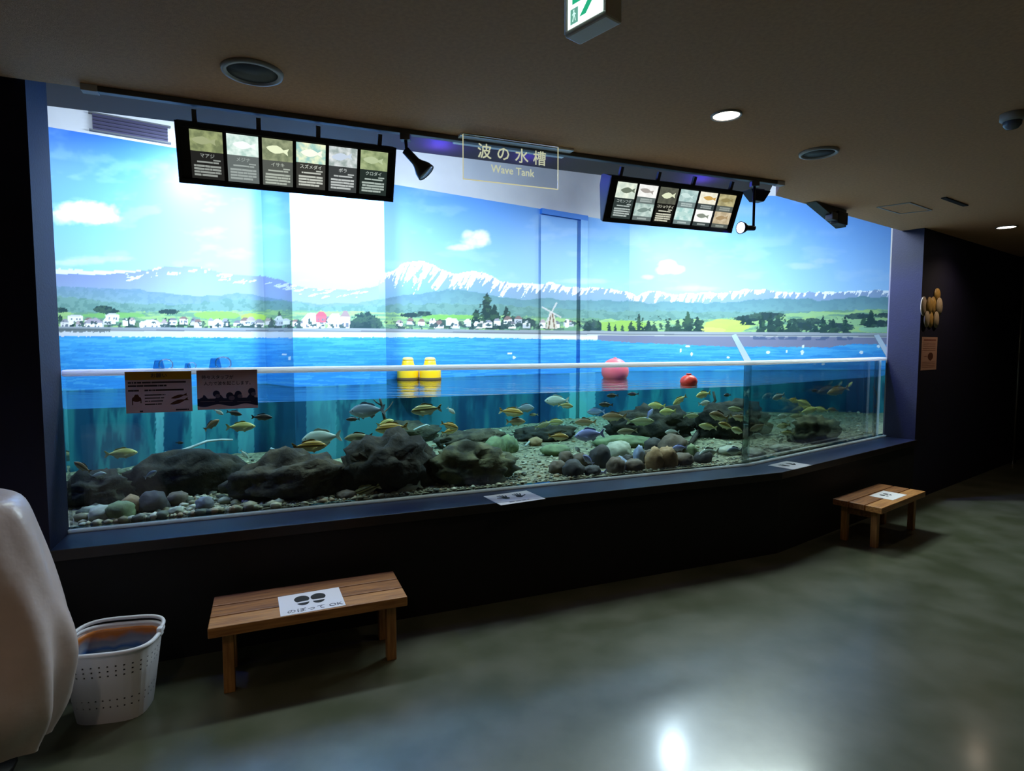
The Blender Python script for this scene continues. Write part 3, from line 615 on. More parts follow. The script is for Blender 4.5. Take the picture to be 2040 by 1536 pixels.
def fish_mesh(kind, hgt):
    b = MB(); st = [(.5, .004), (.47, .035), (.42, .07), (.34, .115), (.24, .15), (.12, .165), (0, .16), (-.12, .135), (-.22, .095), (-.30, .055), (-.35, .036), (-.38, .034)]
    n = 12; vs = []
    for x, h in st:
        w = h * .46 if x < .3 else h * .52
        for k in range(n):
            a = k * 2 * math.pi / n; vs.append((x, math.cos(a) * w * (1 if abs(math.sin(a)) < .9 else .7), math.sin(a) * h * hgt - (.008 if x > .35 else 0)))
    fs = [(i*n+k, i*n+(k+1) % n, (i+1)*n+(k+1) % n, (i+1)*n+k) for i in range(len(st)-1) for k in range(n)] + [tuple(range(n)), tuple(range((len(st)-1)*n, len(st)*n))]
    b._add(vs, fs, True)
    def fin(pts, t=.006):
        m = len(pts); v = [(x, -t, z) for x, z in pts] + [(x, t, z) for x, z in pts]
        b._add(v, [tuple(range(m)), tuple(range(m, 2*m))[::-1]] + [(i, m+i, m+(i+1) % m, (i+1) % m) for i in range(m)])
    fin([(-.36, .03), (-.47, .115 * hgt), (-.52, .12 * hgt), (-.465, 0), (-.52, -.12 * hgt), (-.47, -.115 * hgt), (-.36, -.03)])
    fin([(.22, .135 * hgt), (.12, .205 * hgt), (.04, .215 * hgt), (-.05, .185 * hgt), (-.16, .165 * hgt), (-.24, .12 * hgt), (-.2, .085 * hgt), (0, .14 * hgt)])
    fin([(-.05, -.14 * hgt), (-.12, -.19 * hgt), (-.22, -.125 * hgt), (-.2, -.085 * hgt)])
    fin([(.2, -.14 * hgt), (.12, -.205 * hgt), (.08, -.16 * hgt)])
    for s in (-1, 1):
        v = [(.22, s*.075, -.03), (.10, s*.115, -.055), (.08, s*.11, -.095), (.17, s*.08, -.065)]; b._add(v + [(x, y + s*.006, z) for x, y, z in v], [(0,1,2,3), (7,6,5,4), (0,4,5,1), (1,5,6,2), (2,6,7,3), (3,7,4,0)])
    b.slot = 1
    for s in (-1, 1):
        M = Matrix.Translation((.39, s*.043, .018 * hgt)) @ Matrix.Diagonal((.017, .010, .017, 1))
        bb = bmesh.new(); bmesh.ops.create_icosphere(bb, subdivisions=2, radius=1); bb.verts.index_update(); b._add([M @ v.co for v in bb.verts], [tuple(v.index for v in f.verts) for f in bb.faces], True); bb.free()
    bmesh.ops.recalc_face_normals(b.bm, faces=b.bm.faces); me = bpy.data.meshes.new('fish_' + kind); b.bm.to_mesh(me); b.bm.free()
    me.materials.append(FK[kind]); me.materials.append(M_eye); return me
FM = {k: fish_mesh(k, 1.18 if k in ('lavender', 'grey', 'pale') else (.95 if k in ('dark', 'olive') else 1.05)) for k in FK}
FISH = [  # px, py, px length, kind, heading, tilt (deg, nose up), depth 0..1, label
 (1109,798,48,'pale','L',0,.45,'pale silvery fish just under the surface left of the teal pipe streak'),
 (1127,808,30,'striped','R',-6,.35,'small striped fish touching the tail of the pale surface fish'),
 (1220,788,26,'dark','L',0,.6,'dark fish near the surface right below the pink ball'),
 (1261,785,22,'dark','L',0,.6,'small dark fish near the surface below the red buoy, left side'),
 (1207,806,30,'dark','L',4,.65,'dark fish one body below the pink ball'),
 (1187,820,36,'grey','L',0,.6,'bluish grey fish under the pink ball'),
 (1223,830,48,'brown','L',0,.4,'brown striped fish two bodies below the pink ball'),
 (1105,841,36,'striped','R',0,.45,'striped fish above the yellow fish with raised tail'),
 (1166,841,42,'brown','L',0,.35,'brown fish directly above the big lavender fish'),
 (1174,866,60,'lavender','L',-4,.2,'big lavender fish hovering left of the round stones'),
 (1113,870,40,'gold','R',-2,.25,'golden fish nearest the pale stick'),
 (1249,859,40,'olive','L',-4,.3,'olive fish gliding over the centre of the stone heap'),
 (1308,808,36,'yellow','L',4,.5,'yellow-green fish leading the upper shoal'),
 (1330,820,40,'yellow','L',0,.45,'yellow fish right under the leading yellow-green fish'),
 (1295,824,22,'lavender','R',60,.5,'little lavender fish swimming nose up by the yellow pair'),
 (1276,839,54,'olive','R',0,.6,'large dim olive fish over the dark rock bank'),
 (1354,797,34,'yellow','L',-28,.35,'yellow fish diving nose down below the red buoy'),
 (1401,786,38,'yellow','L',-8,.4,'yellow fish near the surface left of the crooked branch'),
 (1403,803,26,'pale','R',8,.45,'pale fish just under the yellow fish by the branch'),
 (1377,828,32,'olive','R',0,.6,'dim green fish behind the foot of the crooked branch'),
 (1449,787,20,'dark','L',0,.6,'tiny dark fish near the surface right of the branch'),
 (1339,861,28,'pale','L',0,.4,'pale plump fish above the big brown stone'),
 (1432,829,50,'brown','L',14,.35,'brown fish at the crown of the right shoal'),
 (1466,815,34,'olive','L',6,.55,'olive fish at the top of the right shoal'),
 (1472,832,36,'brown','R',-10,.45,'brown fish against the window joint'),
 (1410,850,36,'yellow','L',10,.3,'yellow fish at the left of the right shoal'),
 (1446,848,34,'gold','L',20,.5,'golden fish in the middle of the right shoal'),
 (1470,858,36,'yellow','L',18,.3,'yellow fish under the brown fish at the window joint'),
 (1510,851,36,'brown','L',-20,.5,'brown fish just right of the window joint'),
 (1510,867,24,'pale','R',-18,.3,'white fish below the brown fish right of the joint'),
 (1551,790,30,'pale','L',-16,.35,'lone pale fish near the surface right of the window joint'),
 (1600,804,42,'yellow','R',-24,.45,'yellow fish slanting through the far right cluster'),
 (1583,798,26,'gold','L',12,.5,'gold fish at the top left of the far right cluster'),
 (1610,818,36,'yellow','R',16,.35,'yellow fish in the heart of the far right cluster'),
 (1635,816,30,'yellow','L',10,.5,'yellow fish at the right edge of the far right cluster'),
 (1590,829,34,'olive','L',0,.55,'olive fish beneath the far right cluster heart'),
 (1586,841,24,'pale','L',0,.35,'pale fish above the two white fish over the low rock'),
 (1561,848,30,'yellow','L',-4,.3,'pale yellow fish left of the low green-brown rock'),
 (1570,863,28,'yellow','L',6,.3,'pale yellow fish close over the low rock'),
 (1577,872,18,'pale','R',-60,.3,'small white fish nosing down at the low rock'),
 (1608,850,24,'yellow','L',28,.4,'yellow fish tilted nose up over the low rock'),
 (1669,778,46,'brown','L',-14,.5,'brown fish high at the right end near the surface'),
 (1624,778,20,'dark','L',0,.6,'small dark fish above the far right cluster'),
 (1660,817,28,'brown','L',10,.55,'brown fish right of the far right cluster'),
 (1693,767,16,'yellow','R',50,.5,'tiny yellow fish highest at the right end'),
 (1640,838,24,'olive','L',-8,.6,'dim olive fish under the brown one at right'),
 (1560,829,26,'pale','L',0,.5,'dim pale fish left of the far right cluster'),
 (1412,903,52,'pale','L',-4,.35,'silver fish resting on the gravel right of the heap'),
 (1463,898,38,'grey','L',0,.45,'grey fish low over the gravel beneath the dark rock hump'),
 (1354,892,30,'lavender','L',0,.4,'lavender fish over the rounded brown stone'),
 (1172,916,32,'lavender','L',40,.25,'small lavender fish tilted in front of the dark upright stone'),
 (1187,943,42,'lavender','L',-6,.25,'lavender fish at the front foot of the stone heap'),
 (1268,948,46,'pale','R',-6,.2,'pale fish lying at the foot of the heap centre'),
 (1365,930,32,'grey','R',-24,.3,'grey fish nosing down right of the tan wedges'),
 (1151,896,18,'pale','L',50,.4,'tiny pale fish above the left of the heap'),
 (1555,879,16,'pale','R',60,.3,'tiny white fish standing nose up at the low rock'),
 (731,818,70,'grey','L',-4,.5,'large grey-blue fish left of the twiggy branch'),
 (703,835,26,'dark','L',0,.6,'dark small fish under the nose of the large grey-blue fish'),
 (849,816,60,'striped','L',-4,.25,'striped olive fish below the yellow floats'),
 (780,853,62,'gold','L',-4,.3,'golden fish grazing over the biggest dark rock'),
 (768,842,34,'yellow','R',14,.5,'yellow fish hidden half behind the golden grazing fish'),
 (714,871,54,'olive','L',-4,.4,'olive fish at the left shoulder of the biggest dark rock'),
 (899,818,20,'pale','R',-40,.4,'small white fish nosing down right of the striped olive fish'),
 (896,848,36,'gold','R',-18,.3,'upper of two golden fish in the open middle'),
 (896,859,32,'gold','R',12,.35,'lower of two golden fish in the open middle'),
 (1019,821,48,'gold','R',-8,.4,'golden fish left of the middle surface group'),
 (1046,813,40,'grey','R',0,.5,'grey fish overlapping the golden fish in the middle group'),
 (1028,840,42,'brown','R',-2,.4,'brown fish below the middle surface group'),
 (1063,826,18,'olive','L',0,.5,'tiny olive fish right of the middle surface group'),
 (1081,847,34,'olive','R',14,.45,'olive fish over the top of the pale stick'),
 (787,932,66,'striped','L',-6,.03,'striped pale fish in front of the biggest dark rock'),
 (728,979,62,'striped','L',-18,.03,'striped silver fish nosing the gravel near the glass'),
 (812,978,58,'pale','L',-22,.03,'pale fish low at the glass below the mossy boulder'),
 (242,903,54,'yellow','R',0,.3,'pale yellow fish alone at the left end'),
 (164,930,34,'brown','L',40,.2,'brown fish at the window jamb'),
 (196,946,30,'pale','R',10,.25,'pale fish below the brown fish at the jamb'),
 (300,945,26,'grey','R',30,.2,'grey fish before the flat-topped slab'),
 (480,850,52,'yellow','R',0,.35,'yellow fish below the notice with printed waves'),
 (422,846,36,'brown','R',34,.4,'brown fish climbing nose up below the notice with printed waves'),
 (522,831,38,'dark','R',-2,.35,'dark fish right of the yellow fish below the wave notice'),
 (467,823,30,'dark','R',-12,.4,'dark fish just under the bottom edge of the wave notice'),
 (436,821,20,'pale','R',-30,.4,'small white fish at the bottom edge of the wave notice'),
 (358,882,16,'dark','R',0,.5,'tiny dark fish above the pale pipe'),
 (617,889,64,'gold','R',0,.3,'golden fish over the large brown rock'),
 (640,872,76,'pale','L',-6,.55,'big pale fish behind the golden fish over the brown rock'),
 (487,905,22,'pale','R',-50,.5,'small pale fish sinking left of the brown rock')]
for i, (px, py, ln, kind, hd, tilt, t, lab) in enumerate(FISH):
    if px > 1190: t *= .6
    p = pt(px, py, t); L = ln * p.y / F_PX * 1.04
    o = bpy.data.objects.new('fish', FM[kind]); C.objects.link(o)
    yaw = A1 * .6 + (math.pi if hd == 'L' else 0) + R(rnd.uniform(-16, 16))
    o.matrix_world = Matrix.Translation(p) @ Matrix.Rotation(yaw, 4, 'Z') @ Matrix.Rotation(-R(tilt), 4, 'Y') @ Matrix.Scale(L, 4)
    tag(o, lab, 'fish', 'fish swimming in the tank')

# floats on the water
def surf(px, py): return at_z(px, py, ZW)
M_yel = mat('yellow_float_plastic', (246, 196, 20), .4); M_pink = mat('pink_ball_rubber', (236, 110, 116), .35); M_redb = mat('red_buoy_plastic', (226, 66, 48), .35); M_rope = mat('dark_rope', (90, 70, 36), .8)
for px, lab in ((813, 'left one of two yellow cask floats with pale tops'), (857, 'right one of two yellow cask floats with pale tops')):
    p = surf(px, 757); k = p.y / F_PX; r = 21.5 * k
    e = empty('cask_float', (p.x, p.y, ZW - .07)); tag(e, lab, 'float', 'yellow floats')
    MB().lathe([(0, 0), (r * .8, .0), (r * .96, .03), (r, .06), (r, .15), (r * .97, .165), (r * .7, .172), (r * .55, .22), (r * .52, .24), (r * .42, .25), (0, .255)], 28).build('body', M_yel, e)
    MB().lathe([(r * 1.0, .066), (r * 1.03, .07), (r * 1.04, .08), (r * 1.03, .09), (r, .094)], 28).build('rope_band', M_rope, e)
    MB().lathe([(0, .25), (r * .5, .248), (r * .52, .256), (r * .4, .272), (0, .275)], 20).build('cap', mat('float_cap', (250, 226, 120), .4), e)
p = surf(1225, 753); k = p.y / F_PX; r = 27 * k
e = empty('ball_buoy', (p.x, p.y, ZW - .05)); tag(e, 'large pink ball buoy floating behind the tank rail', 'buoy')
MB().lathe([(0, 0)] + [(r * math.sin(a), r * .9 - r * .95 * math.cos(a)) for a in np.linspace(.3, math.pi - .02, 18)] + [(0, r * 1.85)], 32).build('ball', M_pink, e)
MB().lathe([(0, r*1.84), (r * .12, r * 1.83), (r * .12, r * 1.9), (0, r * 1.91)], 14).build('valve', M_pink, e)
p = surf(1372, 765); k = p.y / F_PX; r = 17 * k
e = empty('small_buoy', (p.x, p.y, ZW - r * .5)); tag(e, 'small red round buoy floating in front of the right mural', 'buoy')
MB().lathe([(0, 0)] + [(r * math.sin(a), r * .8 - r * .8 * math.cos(a)) for a in np.linspace(.3, math.pi - .3, 12)] + [(r * .2, r * 1.62), (0, r * 1.64)], 24).build('ball', M_redb, e)
MB().lathe([(r * .12, r * 1.6), (r * .3, r * 1.6), (r * .3, r * 1.74), (r * .12, r * 1.74)], 14).build('lug', M_redb, e)
# three clear domes on the rail
M_dome = clear_mat('clear_dome', (250, 252, 253), 1.22, .12, .7); M_dbase = clear_mat('slate_blue_base', (170, 202, 220), 1.2, .3, .3)
for px, s_, lab in ((320, 1.0, 'clear dome with slate base on the rail above the yellow-headed notice'), (376, .62, 'smallest clear dome on the rail, between the other two'), (433, 1.2, 'largest clear dome on the rail, above the wave notice')):
    p = at_n(px, 727, A1, DG + .05); p.z = ZR + .03
    e = empty('rail_dome', p, A1); tag(e, lab, 'dome', 'clear domes on the tank rail')
    w = .026 * s_
    b = MB(); b.lathe([(w * 1.3, 0), (w * .9, w * 1.6), (0, w * 1.62)], 4, Matrix.Translation((-w * .3, 0, 0)) @ Matrix.Rotation(R(45), 4, 'Z')); b.build('base', M_dbase, e, bevel=.003)
    b = MB(); b.lathe([(0, 0), (w * 1.1, 0), (w * 1.3, w * .5), (w * 1.25, w * 1.2), (w * .8, w * 1.75), (0, w * 1.95)], 20, Matrix.Translation((w * .9, 0, 0))); b.build('dome', M_dome, e)
# ------------------------------------------------------------------ writing helper (local x right, local z up, facing local -y)
RX = Matrix.Rotation(R(90), 4, 'X')
def letters(s, size, x, z, m, parent, y=-.002, bold=0.0, name='lettering', sx=1.0, yaw=None):
    b = MB()
    for q, (ox, oz) in enumerate(((0, 0),) if bold == 0 else ((0, 0), (bold, 0), (0, bold), (bold, bold))):
        b.mesh(text_mesh(s, size, 0), Matrix.Translation((x + ox, y - q * .00012, z + oz)) @ Matrix.Diagonal((sx, 1, 1, 1)) @ RX)
    return b.build(name, m, parent)
def rect(b, x0, x1, z0, z1, y):
    b._add([(x0, y, z0), (x1, y, z0), (x1, y, z1), (x0, y, z1)], [(0, 1, 2, 3)])
def bars(b, x0, x1, z, h, y, r, words=4, gap=.06):
    n = max(1, words); xs = sorted([r.uniform(x0, x1) for _ in range(n - 1)]); xs = [x0] + xs + [x1]
    for a, c in zip(xs[:-1], xs[1:]):
        if c - a > (x1 - x0) * gap * 2: rect(b, a, c - (x1 - x0) * gap, z - h / 2, z + h / 2, y)
FISH2D = [(-.5,.02),(-.40,.10),(-.25,.17),(-.05,.22),(.12,.17),(.27,.07),(.40,.14),(.5,.2),(.45,.02),(.5,-.16),(.40,-.1),(.27,-.04),(.12,-.13),(-.08,-.19),(-.28,-.15),(-.42,-.07)]
def flatfish(b, cx, cz, w, h, y, rot=0.0):
    c, s = math.cos(rot), math.sin(rot)
    b._add([(cx + (px * w) * c - (pz * h) * s, y, cz + (px * w) * s + (pz * h) * c) for px, pz in FISH2D], [tuple(range(len(FISH2D)))])
def emit_mat(name, col, k, var=None, scale=20, ramp=(.4, .62)):
    m = bpy.data.materials.new(name); m.use_nodes = True; nt = m.node_tree; nt.nodes.clear()
    out = nt.nodes.new('ShaderNodeOutputMaterial'); em = nt.nodes.new('ShaderNodeEmission'); em.inputs['Strength'].default_value = k
    em.inputs['Color'].default_value = (*lin(col), 1); nt.links.new(em.outputs[0], out.inputs['Surface'])
    if var is not None:
        tc = nt.nodes.new('ShaderNodeTexCoord'); nz = nt.nodes.new('ShaderNodeTexNoise'); nz.inputs['Scale'].default_value = scale; nz.inputs['Detail'].default_value = 5
        nt.links.new(tc.outputs['Object'], nz.inputs['Vector']); rp = nt.nodes.new('ShaderNodeValToRGB')
        rp.color_ramp.elements[0].position, rp.color_ramp.elements[1].position = ramp
        rp.color_ramp.elements[0].color = (*lin(col), 1); rp.color_ramp.elements[1].color = (*lin(var), 1)
        nt.links.new(nz.outputs['Fac'], rp.inputs[0]); nt.links.new(rp.outputs[0], em.inputs['Color'])
    return m
_em = {}
def E(c, k=1.0, var=None, scale=22):
    key = (c, k, var, scale)
    if key not in _em: _em[key] = emit_mat('backlit_film', c, k, var, scale)
    return _em[key]

# ------------------------------------------------------------------ species light boxes
def light_box(px, py, films, label, pxr):
    o0 = at_n(px, py, A1, 3.10); o1 = at_n(pxr[0], pxr[1], A1, 3.10); L = (Vector(o1.xy) - Vector(o0.xy)).length; H = .262
    up = -(n1 * .1) + Vector((0, 0, .24)); e = empty('species_light_box', None, M=frame(o0, t1, up)); tag(e, label, 'light box', 'backlit species panels over the tank')
    b = MB(); prof = [(0, 0), (0, -H), (.016, -H), (.11, -.07), (.115, -.01), (.09, 0)]
    n = len(prof); b._add([(0, y, z) for y, z in prof] + [(L, y, z) for y, z in prof], [tuple(range(n)), tuple(range(n, 2*n))[::-1]] + [(i, n+i, n+(i+1) % n, (i+1) % n) for i in range(n)])
    b.build('housing', M_blk, e)
    fr = MB()
    for lo, hi in (((0, -.012, -.02), (L, .001, .004)), ((0, -.014, -H - .004), (L, .001, -H + .018)), ((0, -.012, -H), (.014, .001, 0)), ((L - .014, -.012, -H), (L, .001, 0))): fr.box(lo, hi)
    fr.build('front_frame', M_blkm, e, bevel=.002)
    x = .056 * L; w, pit = .137 * L, .1535 * L; zt, zb = -.026, -H + .022
    r = random.Random(len(films) + px)
    for i, f in enumerate(films):
        a = x + i * pit; c = a + w; h = zt - zb
        b = MB(); rect(b, a, c, zb, zt, -.0015); pn = b.build('backlit_panel', E(f['cap'], 1.0), e)
        segs = [(1, 1 - f.get('split', .43))] if not f.get('double') else [(1, .66), (.48, .12)]
        for q, (s0, s1) in enumerate(segs):
            pc = f['pic'][min(q, len(f['pic']) - 1)]
            b = MB(); rect(b, a, c, zb + h * s1, zb + h * s0, -.0022); b.build('picture', E(pc[0], pc[3], pc[1], 26), pn)
            b = MB(); flatfish(b, (a + c) / 2 + r.uniform(-.1, .1) * w, zb + h * (s0 + s1) / 2, w * .74, h * (s0 - s1) * .95, -.0028, r.uniform(-.15, .15)); b.build('fish_image', E(pc[2], pc[3], None), pn)
        tc = E(f['txt'], 1.0); cx = (a + c) / 2
        if not f.get('double'):
            s1 = segs[0][1]
            letters(f['name'], .021, cx, zb + h * (s1 - .09), tc, pn, y=-.0024, bold=.0004)
            b = MB(); bars(b, cx + w * .18, cx + w * .42, zb + h * (s1 - .165), .006, -.0024, r, 1); bars(b, cx - w * .32, cx + w * .36, zb + h * (s1 - .215), .007, -.0024, r, 2, .02)
            for k in range(4): bars(b, cx - w * .42, cx + w * (.42 if k < 3 else .3), zb + h * (s1 - .30 - .062 * k), .009, -.0024, r, 4, .012)
            b.build('caption_lines', tc, pn)
        else:
            b = MB()
            for zz in (.60, .545): bars(b, cx - w * .3, cx + w * .34, zb + h * zz, .009, -.0024, r, 2, .02)
            bars(b, cx - w * .25, cx + w * .25, zb + h * .055, .010, -.0024, r, 2, .02); b.build('caption_lines', tc, pn)
    b = MB()
    for i in range(len(films) - 1):
        a = x + i * pit + w; b.box((a + .002, -.006, zb - .004), (a + pit - w - .002, -.0005, zt + .004))
    b.build('divider', M_blkm, e)
    b = MB()
    for k in (.08, .35, .62, .92): b.bar((L * k, .03, 0), (L * k, .03, .055), .02, .02)
    b.build('hanger', M_grey, e)
    return e
K1 = 1.15
films = [dict(name='マアジ', cap=(36, 36, 34), txt=(150, 156, 150), pic=[((112,122,86), (150,160,112), (156,164,124), K1)]),
         dict(name='メジナ', cap=(104, 112, 110), txt=(160, 170, 166), pic=[((176,206,196), (224,240,232), (238,248,244), K1)]),
         dict(name='イサキ', cap=(88, 92, 86), txt=(176, 184, 172), split=.46, pic=[((112,122,94), (150,158,124), (226,234,196), K1)]),
         dict(name='スズメダイ', cap=(60, 60, 56), txt=(196, 200, 190), pic=[((150,196,188), (232,238,200), (252,252,226), K1)]),
         dict(name='ボラ', cap=(62, 66, 66), txt=(190, 196, 194), pic=[((150,164,160), (214,220,220), (190,204,220), K1)]),
         dict(name='クロダイ', cap=(40, 50, 46), txt=(170, 184, 176), pic=[((122,138,98), (160,174,128), (176,190,150), K1)])]
light_box(347, 240, films, 'black species light box hanging at the left of the window, one picture per panel', (789, 290))
films = [dict(name='コモンフグ', cap=(50, 60, 58), txt=(176, 188, 184), pic=[((196,210,196), (226,234,216), (104,116,100), K1)]),
         dict(name='', double=True, cap=(104, 116, 114), txt=(164, 176, 172), pic=[((224,224,220), (240,240,236), (160,154,148), K1), ((150,174,168), (196,214,206), (120,140,134), K1)]),
         dict(name='コショウダイ', cap=(28, 28, 24), txt=(206, 206, 186), split=.46, pic=[((76,78,68), (96,98,84), (216,222,190), K1)]),
         dict(name='', double=True, cap=(116, 134, 134), txt=(176, 192, 190), pic=[((150,180,178), (184,208,204), (196,220,216), K1), ((160,200,196), (206,230,224), (180,212,206), K1)]),
         dict(name='', double=True, cap=(62, 72, 72), txt=(150, 160, 158), pic=[((222,218,196), (240,236,220), (196,156,84), K1), ((236,240,234), (250,250,246), (130,138,126), K1)]),
         dict(name='', double=True, cap=(92, 98, 92), txt=(150, 158, 150), pic=[((150,142,104), (186,176,130), (140,128,84), K1), ((176,160,130), (206,190,160), (164,140,104), K1)])]
light_box(1217, 350, films, 'black species light box at the right of the window, some panels with two pictures', (1479, 387))

# ------------------------------------------------------------------ lighting track and its lamps
ta, tbk = at_n(169, 194, A1, 3.085), at_n(1556, 380, A1, 3.085); ta.z = tbk.z = ZC - .012
e = empty('lighting_track', (0, 0, 0)); tag(e, 'long grey lighting track under the ceiling along the window', 'track')
MB().bar(ta, tbk, .036, .024).build('rail', M_grey, e, bevel=.003)
b = MB(); b.bar(ta - t1 * .01, ta + t1 * .05, .044, .03); b.build('end_feed', M_white, e)
b = MB(); b.bar(tbk - t1 * .05, tbk + t1 * .01, .044, .03); b.build('end_cap', M_white, e)
def lamp(origin, aim, name, label, arm, mface, size=1.0, drop=None):
    e = empty(name, origin); tag(e, label, 'spotlight')
    MB().box((-.025, -.02, -.03), (.025, .02, .0)).build('track_adapter', M_grey, e)
    j = Vector(arm); MB().tube([(0, 0, -.02), j * .5 + Vector((0, 0, -.01)), j], .009, 8).build('arm', M_blk, e)
    d = Vector(aim).normalized(); x = d.cross(Vector((0, 0, 1))).normalized(); y = d.cross(x)
    M = Matrix(((x.x, y.x, d.x, j.x), (x.y, y.y, d.y, j.y), (x.z, y.z, d.z, j.z), (0, 0, 0, 1)))
    s = size
    MB().lathe([(0, -.01*s), (.021*s, -.008*s), (.023*s, .07*s), (.028*s, .085*s), (.046*s, .12*s), (.052*s, .15*s), (.050*s, .152*s), (.044*s, .14*s), (0, .135*s)], 24, M).build('lamp_head', M_blk, e)
    MB().lathe([(0, .150*s), (.044*s, .1505*s), (.045*s, .147*s)], 24, M).build('lens', mface, e)
    return e, M
M_dark_lens = mat('dark_lens', (70, 62, 66), .25, spec=.8); M_blue_lens = emit_mat('blue_lens', (196, 214, 255), 5.0)
o = at_n(808, 288, A1, 3.085); o.z = ZC - .024
lamp(o, t1 * .62 - n1 * .25 + Vector((0, 0, -.72)), 'spotlight', 'black unlit spotlight hanging right of the left species light box', (.005, 0, -.085), M_dark_lens, .98)
o = at_n(1503, 376, A1, 3.085); o.z = ZC - .024
blue, BM = lamp(o, -t1 * .99 - n1 * .06 + Vector((0, 0, -.06)), 'spotlight', 'lit blue spotlight on a long rod beside the right species light box', (0, 0, -.30), M_blue_lens, .78)
BLUE_AT = o + BM @ Vector((0, 0, .16)); BLUE_DIR = -t1 * .96 - n1 * .25
p = at_n(1506, 384, A1, 3.30); p.z = ZC
e = empty('ceiling_projector', p, A1); tag(e, 'small black trapezoid lamp on the soffit behind the blue spotlight', 'lamp')
b = MB(); b._add([(-.09,-.05,-.012),(.09,-.05,-.012),(.09,.05,-.012),(-.09,.05,-.012),(-.03,-.03,-.085),(.05,-.03,-.085),(.05,.03,-.085),(-.03,.03,-.085)], [(0,1,2,3),(4,5,6,7),(0,1,5,4),(1,2,6,5),(2,3,7,6),(3,0,4,7)]); b.build('body', M_blk, e, bevel=.004)
MB().box((-.05, -.03, -.012), (.05, .03, 0)).build('mount', M_grey, e)
p = at_n(1655, 425, A2, DW2 + .12); p.z = ZC
e = empty('ceiling_projector', p, A2); tag(e, 'black box projector lamp under the ceiling edge at the far right of the window', 'lamp')
b = MB(); b._add([(-.30,-.03,-.005),(.2,-.03,-.005),(.2,.05,-.005),(-.30,.05,-.005),(-.28,-.03,-.012),(.2,-.03,-.14),(.2,.05,-.14),(-.28,.05,-.012)], [(0,1,2,3),(4,5,6,7),(0,1,5,4),(1,2,6,5),(2,3,7,6),(3,0,4,7)]); b.build('bracket', M_blk, e)
MB().box((.03, -.05, -.13), (.19, .02, -.03)).build('lamp_head', M_blkm, e, bevel=.008)
MB().box((-.06, -.045, -.11), (.028, .015, -.05)).build('lens_barrel', M_grey, e, bevel=.006)
# slot vent on the white wall inside the tank
d = ray(184, 244); dd = nb.dot(B_left); p = ORG + d * (dd / d.dot(nb)); d = ray(333, 265); q = ORG + d * (dd / d.dot(nb))
L = (q - p).length; e = empty('air_vent', None, M=frame(p, tb, (0, 0, 1))); tag(e, 'dark slotted air vent on the white wall above the left mural', 'vent')
b = MB(); b.box((0, -.03, -.055), (L, 0, .055)); b.build('body', mat('dark_violet_vent', (52, 46, 82), .6), e)
b = MB(); b.box((-.02, -.034, .052), (L + .02, 0, .062)); b.box((-.02, -.034, -.062), (L + .02, 0, -.052)); b.build('frame', M_grey, e)
b = MB()
for z in (-.035, -.012, .012, .035): b.box((0, -.04, z - .004), (L, -.028, z + .004))
b.build('slat', mat('vent_slat', (38, 34, 60), .6), e)

# ------------------------------------------------------------------ hanging acrylic sign
pf0, pf1 = at_z(920, 262, ZC), at_z(1141, 298, ZC); pb0 = at_z(894, 280, ZC)
e = empty('hanging_sign', None, M=frame((pf0 + pf1 + n1 * .15) / 2, t1, (0, 0, 1))); tag(e, 'clear acrylic sign naming the wave tank, hanging from a ceiling plate', 'sign')
Lp = (pf1 - pf0).length
MB().box((-Lp/2, -.075, -.012), (Lp/2, .075, 0)).build('ceiling_plate', mat('pale_blue_plate', (236, 240, 248), .3), e, bevel=.002)
sl_ = at_n(923, 320, A1, 3.0); sr_ = at_n(1111, 340, A1, 3.0); cxl = ((sl_ + sr_) / 2 - e.matrix_world.translation).dot(t1); hw = (sr_ - sl_).dot(t1) / 2
yl = 3.0 - n1.dot(e.matrix_world.translation); zb_ = at_n(1015, 366, A1, 3.0).z - ZC
M_sheet = clear_mat('sign_acrylic', (240, 243, 246), 1.45, .03, .8)
MB().box((cxl - hw, yl - .004, zb_), (cxl + hw, yl + .004, -.011)).build('acrylic_sheet', M_sheet, e)
M_glow = emit_mat('edge_lit_acrylic', (214, 210, 168), .85)
b = MB(); b.box((cxl - hw, yl - .0045, zb_ - .0035), (cxl + hw, yl + .0045, zb_)); b.box((cxl - hw - .0025, yl - .0045, zb_ - .0035), (cxl - hw, yl + .0045, -.012)); b.box((cxl + hw, yl - .0045, zb_ - .0035), (cxl + hw + .0025, yl + .0045, -.012)); b.build('lit_edge', M_glow, e)
M_etch = emit_mat('etched_letters', (206, 210, 176), .85)
for k, ch in enumerate('波の水槽'): letters(ch, .080, cxl - .159 + .106 * k, -.092, M_etch, e, y=yl - .006, bold=.0018)
letters('Wave Tank', .056, cxl + .002, -.172, M_etch, e, y=yl - .006, bold=.0014, sx=.95)

